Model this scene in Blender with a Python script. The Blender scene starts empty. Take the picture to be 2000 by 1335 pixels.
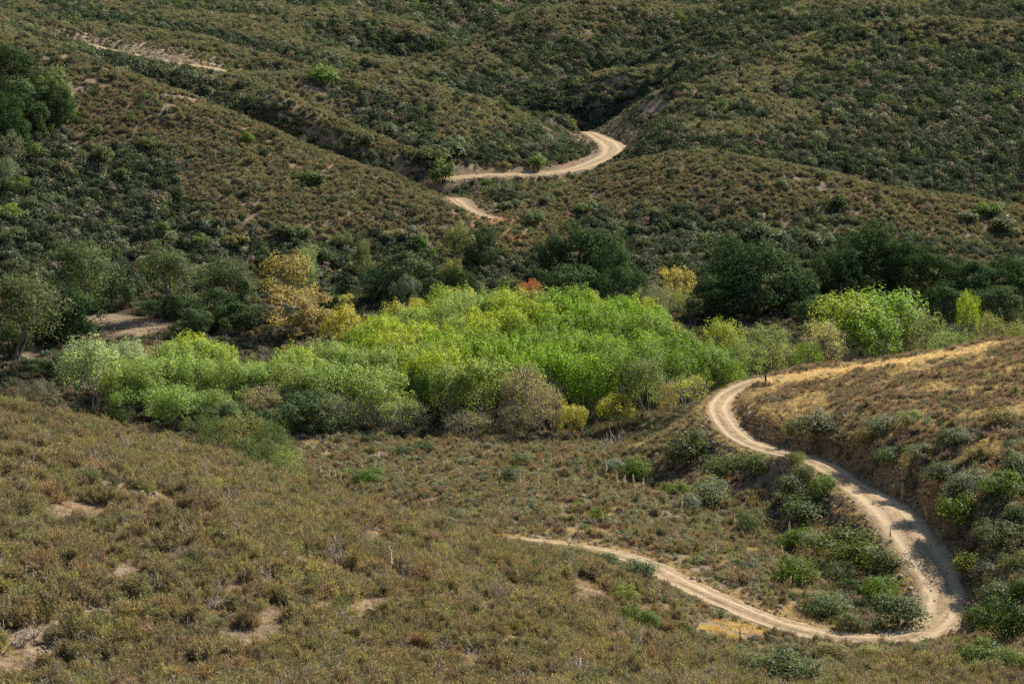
import bpy, math, random
import numpy as np
from mathutils import Vector, Euler

RS = np.random.RandomState(11)
random.seed(5)
scene = bpy.context.scene
COL = scene.collection

# ================================================================ camera, sky, sun, exposure
cam_d = bpy.data.cameras.new('camera')
cam = bpy.data.objects.new('camera', cam_d); COL.objects.link(cam)
cam.location = (0, 0, 94.0)
cam.rotation_euler = (math.radians(90 - 11.0), 0, 0)
cam_d.sensor_fit = 'HORIZONTAL'
cam_d.angle = math.radians(25.0)
cam_d.clip_start = 1.0
cam_d.clip_end = 12000
scene.camera = cam

SUN_EL, SUN_AZ = math.radians(39), math.radians(49)      # azimuth from +X (right) towards +Y (away)
sdir = Vector((math.cos(SUN_AZ) * math.cos(SUN_EL), math.sin(SUN_AZ) * math.cos(SUN_EL), math.sin(SUN_EL)))
world = bpy.data.worlds.new('World'); scene.world = world; world.use_nodes = True
wn = world.node_tree; bg = wn.nodes['Background']
sky = wn.nodes.new('ShaderNodeTexSky'); sky.sky_type = 'NISHITA'; sky.sun_disc = False
sky.sun_elevation = SUN_EL
sky.sun_rotation = math.radians(90) - SUN_AZ
sky.dust_density = 0.6; sky.altitude = 600
wn.links.new(sky.outputs[0], bg.inputs[0]); bg.inputs[1].default_value = 0.05
sun_d = bpy.data.lights.new('sun', 'SUN'); sun = bpy.data.objects.new('sun', sun_d); COL.objects.link(sun)
sun_d.energy = 5.0; sun_d.angle = math.radians(0.5); sun_d.color = (1.0, 0.93, 0.82)
sun.rotation_euler = sdir.to_track_quat('Z', 'Y').to_euler()
sun.location = sdir * 500
scene.view_settings.view_transform = 'Standard'; scene.view_settings.look = 'None'
scene.view_settings.exposure = 1.4; scene.view_settings.gamma = 1.0
scene.view_settings.use_curve_mapping = False
scene.render.engine = 'CYCLES'
cy = scene.cycles
cy.max_bounces = 5; cy.diffuse_bounces = 3; cy.glossy_bounces = 2; cy.transmission_bounces = 4; cy.transparent_max_bounces = 4
cy.use_denoising = False
scene.render.use_persistent_data = False
import math
import numpy as np

# ---------------------------------------------------------------- view geometry
CAM_Z = 94.0
PITCH = math.radians(11.0)
HFOV = math.radians(25.0)
FPX = 1000.0 / math.tan(HFOV / 2)
CP, SP = math.cos(PITCH), math.sin(PITCH)

def ray(u, v):
    """World direction (per metre of northing) seen at a photograph pixel."""
    dx, dy = (u - 1000.0) / FPX, (667.5 - v) / FPX
    k = CP + dy * SP
    return dx / k, (-SP + dy * CP) / k

def at_d(u, v, d):
    rx, rz = ray(u, v)
    return (rx * d, d, CAM_Z + rz * d)

def at_z(u, v, z):
    rx, rz = ray(u, v)
    d = (z - CAM_Z) / rz
    return (rx * d, d, z)

# ---------------------------------------------------------------- survey points of the land
SURVEY = []
def sd(*pts):
    for p in pts: SURVEY.append(at_d(*p))
def sz(*pts):
    for p in pts: SURVEY.append(at_z(*p))
def sw(*pts):
    SURVEY.extend(pts)
def behind(pts, steps):
    for p in pts:
        x, y, z = at_d(*p)
        for dy, dz in steps:
            SURVEY.append((x * (y + dy) / y, y + dy, z + dz))

# near hill, in front of everything
sd((0,1335,150),(500,1335,152),(1000,1335,165),(1500,1345,190),(1750,1345,200),(2000,1345,205),
   (0,1150,172),(500,1150,178),(900,1150,200),(1200,1232,208),
   (0,950,205),(300,950,215),(500,1000,222),(800,1070,232),(1000,1142,230))
NEAR_CREST = [(0,804,250),(100,817,255),(200,841,258),(300,864,260),(400,897,262),(500,934,266),(580,957,268)]
sd(*NEAR_CREST)
behind(NEAR_CREST, [(22,-7),(50,-20)])
SHOULDER = [(660,972,270),(750,1007,268),(880,1046,264),(1000,1078,260),(1090,1093,255),(1200,1122,248),(1270,1168,240),
            (1330,1214,234),(1400,1282,226),(1470,1328,218),(1560,1318,215),(1700,1308,215),(1850,1292,214),(2000,1288,212)]
sd(*SHOULDER)
# road round the hairpin (kept nearly level)
ROAD_MAIN = [(1000,1054),(1090,1063),(1200,1082),(1262,1103),(1320,1135),(1380,1165),(1440,1190),(1500,1212),(1600,1237),(1700,1248),(1780,1241),
             (1825,1218),(1845,1185),(1832,1140),(1790,1088),(1740,1035),(1690,985),(1640,945),(1590,915),(1540,893),
             (1490,870),(1445,846),(1414,817),(1403,787),(1420,760),(1460,744),(1500,738)]
ROAD_MAIN_Z = 15.0
for u, v in ROAD_MAIN: sz((u, v, ROAD_MAIN_Z))
# terrace between near hill and grove
sz((1250,960,11),(1100,960,9.5),(1000,960,8.5),(850,960,8),(1000,885,3.5),(1200,875,4.5),(800,890,3.5),(650,905,3),(1300,1050,14.2),
   (1120,1035,14.3),(900,1005,11),(1400,1100,15),(1500,1160,15.2))
# little ravine inside the hairpin
sz((1370,920,9.5),(1420,960,10),(1500,1010,10.8),(1600,1060,11.6),(1700,1150,13),(1320,862,6),(1740,1190,14))
# golden hill on the right
sz((1500,800,17.5),(1500,765,16.8),(1600,850,19),(1700,950,19.5),(1800,1000,20),(1950,1050,20.5),(2000,1150,19),(2000,1220,17.5),
   (2000,1000,23),(2000,900,25.5),(1900,900,23.5),(1800,900,22),(1700,850,21.5),(1600,780,19.2),(2000,800,26.5),(1850,800,24),
   (1700,760,20.5),(2000,720,26))
GOLD_CREST = [(1500,737,377),(1600,722,376),(1700,709,374),(1800,694,368),(1900,676,363),(2000,660,357)]
sd(*GOLD_CREST)
behind(GOLD_CREST, [(25,-8),(45,-15)])
sw((85,330,27),(95,280,28),(85,240,22),(110,330,25),(75,215,24),(110,390,6))
# valley floor
for x in (-150,-110,-70,-30,10,50,90,130):
    for y in (415,460,505): sw((x, y, 1.0 if y > 440 else 0.6))
sw((-150,370,3),(-110,365,4),(-75,365,4),(-40,365,4),(-10,385,2.0),(20,385,3.2),(-185,440,6),(-190,520,12),(165,440,3),(160,520,3))
# left hill
sd((0,600,520),(200,570,535),(400,560,540),(600,560,545),(800,545,555),(950,530,560),(1050,520,565),
   (0,450,565),(200,400,585),(400,400,580),(600,450,570),(800,450,575),(0,250,620),(200,250,630),(400,300,615),(600,350,600),(-100,250,620))
LEFT_CREST = [(-80,29,700),(0,67,690),(150,109,680),(250,147,670),(400,197,655),(500,239,645),(600,287,635),(700,321,628),(790,351,620),
              (850,387,605),(900,414,595),(960,454,582)]
sd(*LEFT_CREST)
behind(LEFT_CREST[4:9], [(25,-11),(45,-20)])
behind(LEFT_CREST[1:4], [(30,-9)])
sd((350,166,722),(250,134,730),(230,126,768),(310,143,760),(400,172,750),(170,114,775),(455,168,762),(350,152,770))
# middle hill and the far bend of the road
ROAD_FAR = [(860,350),(890,346),(1000,340),(1100,333),(1160,318),(1195,301),(1190,282),(1165,267),(1145,257),(1120,250)]
ROAD_FAR_Z = [10.5,10.8,11,11.3,11.8,12.5,13,13.5,14,14]
for (u, v), z in zip(ROAD_FAR, ROAD_FAR_Z): sz((u, v, z))
sd((900,285,712),(700,262,715),(1050,275,732),(600,200,730),(780,310,690),(640,270,690),(500,215,700))
MID_CREST = [(470,151,745),(560,146,752),(650,140,757),(800,156,765),(900,184,770),(1000,216,778),(1080,244,786),(1130,267,792)]
sd(*MID_CREST)
behind(MID_CREST[1:], [(30,-13),(60,-23)])
# upper left bench with the straight piece of road
ROAD_UP = [(150,82,817),(165,86,815),(230,101,808),(300,115,800),(380,129,794),(460,141,790)]
sd(*ROAD_UP)
sd((300,75,832),(200,68,835),(420,108,820),(30,60,770),(60,84,740))
UP_CREST = [(0,26,850),(100,48,860),(200,56,865),(300,66,865),(430,90,860),(500,110,850),(580,132,838)]
sd(*UP_CREST)
behind(UP_CREST, [(35,-9)])
# far left slopes
sd((300,30,960),(0,8,950),(500,60,950),(700,108,935),(760,126,900),(600,20,1040),(800,60,1000),(450,0,1080),(200,0,1080),(750,0,1130),(150,20,980))
# back middle hill
sd((1050,190,880),(950,152,895),(1000,110,930),(1150,130,925),(1300,60,985),(1400,20,1030))
BACK_CREST = [(790,127,908),(870,102,930),(950,62,960),(1000,39,985),(1100,19,1010),(1200,7,1030)]
sd(*BACK_CREST)
behind(BACK_CREST, [(45,-13)])
# right upper hill, two ridges
R8 = [(1095,197,830),(1200,137,880),(1330,87,920),(1450,52,950),(1560,7,980)]
sd(*R8); behind(R8[:4], [(30,-12)])
sd((1250,200,790),(1240,262,752),(1550,60,912),(1400,122,858))
R8B = [(1400,133,835),(1480,98,850),(1600,68,862),(1700,52,868),(1800,41,870),(1900,44,868),(2000,52,862)]
sd(*R8B); behind(R8B[1:], [(28,-8)])
sd((1700,10,950),(1900,5,1000),(2000,0,1000),(1300,262,722),(1500,292,712),(1700,342,700),(1900,377,700),(2000,392,695),
   (1600,200,770),(1800,200,780),(2000,200,780),(1800,110,830),(2000,110,830),(1900,300,730))
# ridge with the line of poles
POLE_CREST = [(1130,354,650),(1200,324,655),(1300,304,660),(1400,303,658),(1480,315,655),(1580,335,650),(1700,365,640),(1800,380,635),(1900,398,630),(2000,414,625)]
sd(*POLE_CREST); behind(POLE_CREST[1:], [(22,-8)])
sd((1100,420,610),(1200,400,615),(1400,400,612),(1400,480,585),(1600,430,605),(1800,450,600),(2000,470,595),(1400,530,565),(1700,530,565),(2000,530,565),(1180,470,590))
# drainage between left hill and pole ridge
sd((950,377,648),(1000,402,620),(1050,440,597),(1000,424,605),(925,420,612),(1110,500,572))
# outer land
sw((0,0,91),(0,75,67),(-80,70,62),(80,70,66),(-150,150,48),(-120,250,45),(150,150,45),(150,260,32),(-200,0,80),(200,0,80),
   (-260,600,40),(-260,760,60),(-320,900,60),(260,600,14),(280,700,10),(300,860,50),(320,1000,60),(-200,300,40),(250,420,10),
   (-300,1200,66),(-100,1220,62),(100,1250,62),(300,1250,70),(-500,300,60),(500,300,50),(-600,800,80),(600,800,70),(-500,1500,90),(0,1500,85),(500,1500,95))

S = np.array(SURVEY, float)
MQ = 14.0
def _fit():
    d = np.sqrt(((S[:, None, :2] - S[None, :, :2]) ** 2).sum(-1) + MQ * MQ)
    n = len(S)
    A = np.zeros((n + 1, n + 1)); A[:n, :n] = d + np.eye(n) * -0.6; A[:n, n] = 1; A[n, :n] = 1
    return np.linalg.solve(A, np.append(S[:, 2], 0))
W_ = _fit()

def rnd_grid(seed):
    return np.random.RandomState(seed).rand(256, 256)
_NG = rnd_grid(7)
def vnoise(x, y, s, seed=0):
    """Smooth value noise in -1..1 with cell size s."""
    x = np.asarray(x, float) / s + 37.3 * seed + 1000; y = np.asarray(y, float) / s + 91.7 * seed + 1000
    xi = np.floor(x).astype(int); yi = np.floor(y).astype(int)
    fx = x - xi; fy = y - yi
    fx = fx * fx * (3 - 2 * fx); fy = fy * fy * (3 - 2 * fy)
    g = lambda a, b: _NG[a & 255, b & 255]
    return ((g(xi, yi) * (1 - fx) + g(xi + 1, yi) * fx) * (1 - fy) + (g(xi, yi + 1) * (1 - fx) + g(xi + 1, yi + 1) * fx) * fy) * 2 - 1

def raw_height(x, y):
    x = np.asarray(x, float); y = np.asarray(y, float); sh = np.broadcast(x, y).shape
    xx = np.broadcast_to(np.clip(x, -600, 600), sh).ravel(); yy = np.broadcast_to(np.clip(y, -60, 1600), sh).ravel()
    out = np.empty(xx.size)
    for i in range(0, xx.size, 40000):
        a, b = xx[i:i+40000], yy[i:i+40000]
        d = np.sqrt((a[:, None] - S[None, :, 0]) ** 2 + (b[:, None] - S[None, :, 1]) ** 2 + MQ * MQ)
        out[i:i+40000] = d @ W_[:-1] + W_[-1]
    return out.reshape(sh)

def resample(pts, step):
    p = np.array(pts, float)
    # Catmull-Rom through the surveyed points, then even spacing
    q = np.vstack([2 * p[0] - p[1], p, 2 * p[-1] - p[-2]])
    fine = []
    for i in range(1, len(q) - 2):
        t = np.linspace(0, 1, 24, endpoint=False)[:, None]
        fine.append(0.5 * (2 * q[i] + (q[i+1] - q[i-1]) * t + (2*q[i-1] - 5*q[i] + 4*q[i+1] - q[i+2]) * t**2 + (3*q[i] - q[i-1] - 3*q[i+1] + q[i+2]) * t**3))
    f = np.vstack(fine + [p[-1:]])
    L = np.concatenate([[0], np.cumsum(np.linalg.norm(np.diff(f[:, :2], axis=0), axis=1))])
    s = np.arange(0, L[-1], step)
    return np.stack([np.interp(s, L, f[:, k]) for k in range(f.shape[1])], 1)

# roads: centre line x, y, z and half width
def road_line(pts, wid):
    """pts: world points; wid: (share of points, half width) pairs"""
    r = resample([(*p, w) for p, w in zip(pts, wid)], 1.0)
    return r

# ---------------------------------------------------------------- roads
def half_width(n, pairs):
    a = np.array(pairs, float)
    return np.interp(np.linspace(0, 1, n), a[:, 0], a[:, 1])

def world_line(pts3):
    r = resample(pts3, 1.0)
    z = raw_height(r[:, 0], r[:, 1])
    k = np.ones(15) / 15
    zp = np.concatenate([np.full(7, z[0]), z, np.full(7, z[-1])])
    r[:, 2] = np.convolve(zp, k, 'valid')
    return r
LINE_MAIN = world_line([at_z(u, v, ROAD_MAIN_Z) for u, v in ROAD_MAIN])
LINE_FAR = world_line([at_z(u, v, z) for (u, v), z in zip(ROAD_FAR, ROAD_FAR_Z)])
LINE_UP = world_line([at_d(*p) for p in ROAD_UP])
LINE_LOW = world_line([at_d(885, 397, 628), at_d(905, 404, 618), at_d(935, 424, 606), at_d(962, 446, 596)])
ROADS = [
    (LINE_MAIN, half_width(len(LINE_MAIN), [(0, 1.5), (.25, 2.0), (.38, 2.5), (.45, 3.2), (.52, 3.1), (.62, 1.9), (.85, 1.9), (1, 1.7)])),
    (LINE_FAR, np.interp(LINE_FAR[:, 1], [680, 700, 717, 738, 760, 778, 790], [2.3, 2.5, 3.2, 4.0, 3.8, 2.6, 2.0])),
    (LINE_UP, half_width(len(LINE_UP), [(0, 2.6), (1, 2.4)])),
    (LINE_LOW, half_width(len(LINE_LOW), [(0, 1.7), (1, 1.0)])),
]

def road_near(x, y):
    """Distance to the nearest road edge (negative on the road) and the road's level there."""
    x = np.asarray(x, float).ravel(); y = np.asarray(y, float).ravel()
    best = np.full(x.size, 1e3); lev = np.zeros(x.size)
    for line, hw in ROADS:
        m = np.where((x > line[:, 0].min() - 25) & (x < line[:, 0].max() + 25) & (y > line[:, 1].min() - 25) & (y < line[:, 1].max() + 25))[0]
        for i in range(0, m.size, 30000):
            q = m[i:i+30000]
            d2 = (x[q, None] - line[None, :, 0]) ** 2 + (y[q, None] - line[None, :, 1]) ** 2
            j = d2.argmin(1)
            d = np.sqrt(d2[np.arange(q.size), j]) - hw[j]
            b = d < best[q]
            best[q[b]] = d[b]; lev[q[b]] = line[j[b], 2]
    return best, lev

def smooth(a, b, t):
    t = np.clip((t - a) / (b - a), 0, 1)
    return t * t * (3 - 2 * t)

# ---------------------------------------------------------------- heights on a survey grid
GX = np.concatenate([-np.geomspace(4500, 265, 26)[:-1], np.arange(-262, -92, 3.0), np.arange(-92, 92, 1.15), np.arange(92, 265, 3.0), np.geomspace(268, 4500, 26)])
GY = np.concatenate([-np.geomspace(2500, 30, 12), np.arange(-20, 135, 6.0), np.arange(135, 400, 0.95), np.arange(400, 720, 1.8), np.arange(720, 1120, 3.0), np.geomspace(1123, 6000, 34)])
def build_heights():
    X, Y = np.meshgrid(GX, GY)
    Z = raw_height(X, Y)
    far = smooth(500, 1500, Y)
    amp = smooth(130, 190, Y) * smooth(10, 40, np.abs(Y - 470) - 30 + 0 * X)
    e, lev = road_near(X, Y)
    e = e.reshape(Z.shape); lev = lev.reshape(Z.shape)
    hills = smooth(545, 640, Y) * smooth(4, 26, e)
    # gullies running down the far slopes, lumps and small mounds
    ang = X * 0.82 + Y * 0.57
    Z += hills * (1 - smooth(1050, 1200, Y)) * (.8 * vnoise(ang, X * 0.25 - Y * .35, 24, 1) + .45 * vnoise(X, Y, 17, 2))
    Z += smooth(880, 1000, Y) * 1.6 * vnoise(ang, X * 0.2 - Y * .3, 38, 5)
    Z += (0.35 + 0.4 * hills) * vnoise(X, Y, 9, 3) + 0.14 * vnoise(X, Y, 3.1, 4)
    Z += smooth(1300, 2600, Y) * 90 + smooth(700, 2600, np.abs(X)) * 60
    w = 1 - smooth(0.3, 3.2, e)
    Z = Z * (1 - w) + (lev - 0.16) * w
    return X, Y, Z, e
TX, TY, TZ, TE = build_heights()

def land(x, y):
    x = np.asarray(x, float); y = np.asarray(y, float)
    i = np.clip(np.searchsorted(GX, x) - 1, 0, len(GX) - 2); j = np.clip(np.searchsorted(GY, y) - 1, 0, len(GY) - 2)
    a = np.clip((x - GX[i]) / (GX[i+1] - GX[i]), 0, 1); b = np.clip((y - GY[j]) / (GY[j+1] - GY[j]), 0, 1)
    return (TZ[j, i] * (1 - a) + TZ[j, i+1] * a) * (1 - b) + (TZ[j+1, i] * (1 - a) + TZ[j+1, i+1] * a) * b

def land_normal(x, y, e=2.5):
    zx = (land(x + e, y) - land(x - e, y)) / (2 * e); zy = (land(x, y + e) - land(x, y - e)) / (2 * e)
    n = np.stack([-zx, -zy, np.ones_like(zx)], -1)
    return n / np.linalg.norm(n, axis=-1, keepdims=True)

_DS = np.concatenate([np.arange(135, 420, 0.5), np.arange(420, 1300, 1.0)])
def ground_at(u, v):
    rx, rz = ray(u, v)
    hit = land(rx * _DS, _DS) > CAM_Z + rz * _DS
    d = _DS[hit.argmax()] if hit.any() else 900.0
    return (rx * d, d, float(land(rx * d, d)))

def project(x, y, z):
    dz = z - CAM_Z
    f = y * CP - dz * SP; up = y * SP + dz * CP
    return 1000 + FPX * x / f, 667.5 - FPX * up / f

LINE_GRASS = world_line([ground_at(u, v) for u, v in ((1500, 743), (1550, 737), (1620, 727), (1720, 712), (1830, 697), (1905, 683))])
# outlines used to sort the land into kinds of cover (metres)
_nc = np.array([at_d(*p)[:2] for p in NEAR_CREST + SHOULDER])
def near_edge(x): return np.interp(x, _nc[:, 0], _nc[:, 1])
_rm = LINE_MAIN[np.argmax(LINE_MAIN[:, 0]):]
_o = np.argsort(_rm[:, 1])
def road_x(y): return np.interp(y, _rm[_o, 1], _rm[_o, 0])
def line_dist(x, y, line):
    return np.sqrt(((np.asarray(x)[..., None] - line[:, 0]) ** 2 + (np.asarray(y)[..., None] - line[:, 1]) ** 2).min(-1))

# ================================================================ materials
def new_mat(name):
    m = bpy.data.materials.new(name); m.use_nodes = True
    nt = m.node_tree
    for n in list(nt.nodes): nt.nodes.remove(n)
    return m, nt
def N(nt, t, **kw):
    n = nt.nodes.new(t)
    for k, v in kw.items(): setattr(n, k, v)
    return n
def math_node(nt, op, a, b=None, clamp=False):
    n = N(nt, 'ShaderNodeMath', operation=op); n.use_clamp = clamp
    for i, q in enumerate((a, b)):
        if q is None: continue
        if isinstance(q, (int, float)): n.inputs[i].default_value = q
        else: nt.links.new(q, n.inputs[i])
    return n.outputs[0]
def mix_col(nt, fac, a, b, blend='MIX'):
    n = N(nt, 'ShaderNodeMix', data_type='RGBA', blend_type=blend)
    for i, q in ((0, fac), (6, a), (7, b)):
        if isinstance(q, (int, float)): n.inputs[i].default_value = q
        elif isinstance(q, tuple): n.inputs[i].default_value = (*q, 1) if len(q) == 3 else q
        else: nt.links.new(q, n.inputs[i])
    return n.outputs[2]
def noise_tex(nt, scale, detail=4, rough=.55, vec=None, dim='3D'):
    n = N(nt, 'ShaderNodeTexNoise'); n.inputs['Scale'].default_value = scale
    n.inputs['Detail'].default_value = detail; n.inputs['Roughness'].default_value = rough
    if vec is not None: nt.links.new(vec, n.inputs['Vector'])
    return n.outputs[0]
def ramp(nt, fac, stops):
    n = N(nt, 'ShaderNodeValToRGB'); el = n.color_ramp.elements
    while len(el) < len(stops): el.new(0.5)
    for e, (p, c) in zip(el, stops):
        e.position = p; e.color = (*c, 1) if not isinstance(c, float) else (c, c, c, 1)
    nt.links.new(fac, n.inputs[0]); return n.outputs[0]
def out(nt, sh):
    o = N(nt, 'ShaderNodeOutputMaterial'); nt.links.new(sh, o.inputs[0])
def bump(nt, h, strength, dist):
    b = N(nt, 'ShaderNodeBump'); b.inputs['Strength'].default_value = strength; b.inputs['Distance'].default_value = dist
    nt.links.new(h, b.inputs['Height']); return b.outputs[0]

def leaf_material(name, translucent, var=0.75, warm=0.12, gloss=0.0):
    """Leaf colour comes from the plant's own 'tint'; each leaf varies a little (face attribute 'lv')."""
    m, nt = new_mat(name)
    t = N(nt, 'ShaderNodeAttribute', attribute_type='INSTANCER', attribute_name='tint')
    lv = N(nt, 'ShaderNodeAttribute', attribute_type='GEOMETRY', attribute_name='lv')
    k = math_node(nt, 'ADD', math_node(nt, 'MULTIPLY', lv.outputs['Fac'], var), 1 - var / 2)
    c = mix_col(nt, 1.0, t.outputs['Color'], k, 'MULTIPLY')
    hs = N(nt, 'ShaderNodeHueSaturation'); nt.links.new(c, hs.inputs['Color'])
    f = math_node(nt, 'FRACT', math_node(nt, 'MULTIPLY', lv.outputs['Fac'], 13.7))
    nt.links.new(math_node(nt, 'ADD', math_node(nt, 'MULTIPLY', f, warm * .45), 0.5 - warm * .225), hs.inputs['Hue'])
    col = hs.outputs[0]
    if gloss:
        d = N(nt, 'ShaderNodeBsdfPrincipled'); nt.links.new(col, d.inputs['Base Color'])
        d.inputs['Roughness'].default_value = 0.5; d.inputs['Specular IOR Level'].default_value = gloss
    else:
        d = N(nt, 'ShaderNodeBsdfDiffuse'); nt.links.new(col, d.inputs[0])
    sh = d.outputs[0]
    if translucent:
        tr = N(nt, 'ShaderNodeBsdfTranslucent')
        nt.links.new(mix_col(nt, 1.0, col, (1.15, 1.1, 0.6), 'MULTIPLY'), tr.inputs[0])
        mx = N(nt, 'ShaderNodeMixShader'); mx.inputs[0].default_value = translucent
        nt.links.new(sh, mx.inputs[1]); nt.links.new(tr.outputs[0], mx.inputs[2]); sh = mx.outputs[0]
    out(nt, sh); return m

def bark_material(name, a, b, scale=3.0):
    m, nt = new_mat(name)
    tc = N(nt, 'ShaderNodeTexCoord')
    c = ramp(nt, noise_tex(nt, scale, 5, .65, tc.outputs['Object']), [(.3, a), (.7, b)])
    d = N(nt, 'ShaderNodeBsdfDiffuse'); nt.links.new(c, d.inputs[0]); d.inputs[1].default_value = .5
    nt.links.new(bump(nt, noise_tex(nt, scale * 4, 3, .6, tc.outputs['Object']), .6, .05), d.inputs['Normal'])
    out(nt, d.outputs[0]); return m

M_LEAF = leaf_material('broad_leaves', .5, .75, .05, .08)
M_OAK = leaf_material('oak_leaves', .15, .8, .05)
M_FINE = leaf_material('needle_foliage', .30, .9, .05)
M_SCRUB = leaf_material('scrub_foliage', .2, .85, .06)
M_STRAW = leaf_material('dry_grass_blades', .35, .6, .03)
M_BARK = bark_material('grey_bark', (.10, .085, .07), (.24, .21, .18))
M_PALE = bark_material('pale_bark', (.30, .26, .21), (.52, .48, .41))
M_TWIG = bark_material('bleached_twigs', (.26, .225, .185), (.48, .43, .37), 6)
M_DARK = bark_material('dark_bark', (.045, .036, .03), (.10, .085, .07))
M_POLE = bark_material('weathered_pole_wood', (.17, .095, .055), (.30, .175, .105), 2)
M_STALK = bark_material('dry_flower_stalk', (.56, .45, .26), (.74, .62, .40), 4)

def ground_material():
    m, nt = new_mat('hillside_soil')
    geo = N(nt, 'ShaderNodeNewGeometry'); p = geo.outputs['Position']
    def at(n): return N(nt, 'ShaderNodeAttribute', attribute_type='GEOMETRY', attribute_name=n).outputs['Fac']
    n1 = noise_tex(nt, .35, 6, .6, p); n2 = noise_tex(nt, 2.4, 5, .65, p); n3 = noise_tex(nt, .05, 4, .6, p)
    soil = ramp(nt, n2, [(.25, (.25, .18, .12)), (.5, (.35, .26, .175)), (.75, (.44, .335, .23))])
    litter = ramp(nt, n2, [(.3, (.14, .108, .078)), (.7, (.27, .205, .145))])
    c = mix_col(nt, ramp(nt, n1, [(.42, 0.0), (.62, 1.0)]), litter, soil)
    gold = ramp(nt, n2, [(.25, (.22, .158, .098)), (.55, (.32, .242, .15)), (.8, (.41, .32, .21))])
    gf = math_node(nt, 'MULTIPLY', at('gold'), ramp(nt, n1, [(.3, .35), (.6, 1.0)]))
    c = mix_col(nt, gf, c, gold)
    sand = ramp(nt, n2, [(.25, (.27, .20, .125)), (.7, (.40, .31, .20))])
    c = mix_col(nt, at('sand'), c, sand)
    rust = ramp(nt, n2, [(.3, (.24, .115, .05)), (.7, (.42, .22, .10))])
    c = mix_col(nt, at('rust'), c, rust)
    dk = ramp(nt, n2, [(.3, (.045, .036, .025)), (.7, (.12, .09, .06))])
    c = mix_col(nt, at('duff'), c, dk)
    d = N(nt, 'ShaderNodeBsdfDiffuse'); nt.links.new(c, d.inputs[0]); d.inputs[1].default_value = .6
    h = math_node(nt, 'ADD', noise_tex(nt, 1.3, 6, .65, p), math_node(nt, 'MULTIPLY', noise_tex(nt, 7, 3, .6, p), .3))
    nt.links.new(bump(nt, h, .9, .5), d.inputs['Normal'])
    out(nt, d.outputs[0]); return m

def road_material():
    m, nt = new_mat('packed_dirt')
    geo = N(nt, 'ShaderNodeNewGeometry'); p = geo.outputs['Position']
    def at(n): return N(nt, 'ShaderNodeAttribute', attribute_type='GEOMETRY', attribute_name=n).outputs['Fac']
    n1 = noise_tex(nt, .8, 6, .65, p); n2 = noise_tex(nt, 4, 4, .6, p)
    # streaks drawn out along the road by wheels and rain
    cb = N(nt, 'ShaderNodeCombineXYZ'); nt.links.new(math_node(nt, 'MULTIPLY', at('across'), 5.5), cb.inputs[0]); nt.links.new(math_node(nt, 'MULTIPLY', at('along'), .10), cb.inputs[1])
    st = noise_tex(nt, 1.0, 5, .7, cb.outputs[0])
    c = ramp(nt, math_node(nt, 'ADD', math_node(nt, 'MULTIPLY', n1, .45), math_node(nt, 'MULTIPLY', st, .55)),
             [(.36, (.22, .15, .085)), (.47, (.375, .272, .162)), (.62, (.52, .40, .25))])
    c = mix_col(nt, math_node(nt, 'MULTIPLY', at('wear'), .75), c, (.58, .455, .295))
    d = N(nt, 'ShaderNodeBsdfDiffuse'); nt.links.new(c, d.inputs[0]); d.inputs[1].default_value = .6
    h = math_node(nt, 'ADD', math_node(nt, 'ADD', n1, n2), st)
    nt.links.new(bump(nt, h, .8, .16), d.inputs['Normal'])
    out(nt, d.outputs[0]); return m

def rock_material():
    m, nt = new_mat('weathered_granite')
    tc = N(nt, 'ShaderNodeTexCoord'); p = tc.outputs['Object']
    c = ramp(nt, noise_tex(nt, 1.6, 7, .65, p), [(.3, (.16, .13, .10)), (.55, (.30, .25, .195)), (.75, (.42, .37, .30))])
    d = N(nt, 'ShaderNodeBsdfDiffuse'); nt.links.new(c, d.inputs[0])
    nt.links.new(bump(nt, noise_tex(nt, 5, 5, .65, p), .8, .2), d.inputs['Normal'])
    out(nt, d.outputs[0]); return m
M_GROUND, M_ROAD, M_ROCK = ground_material(), road_material(), rock_material()
def plain(name, col, rough=.6, metal=0.0):
    m, nt = new_mat(name)
    tc = N(nt, 'ShaderNodeTexCoord')
    d = N(nt, 'ShaderNodeBsdfPrincipled'); d.inputs['Roughness'].default_value = rough; d.inputs['Metallic'].default_value = metal
    c = mix_col(nt, noise_tex(nt, 8, 4, .6, tc.outputs['Object']), tuple(q * .7 for q in col), tuple(min(1, q * 1.25) for q in col))
    nt.links.new(c, d.inputs['Base Color']); out(nt, d.outputs[0]); return m
M_WIRE = plain('dull_wire', (.05, .05, .05), .95)
M_PORC = plain('pale_porcelain', (.55, .55, .52), .3)
M_BLACKPOST = plain('dark_post', (.03, .03, .028), .6)

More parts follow.
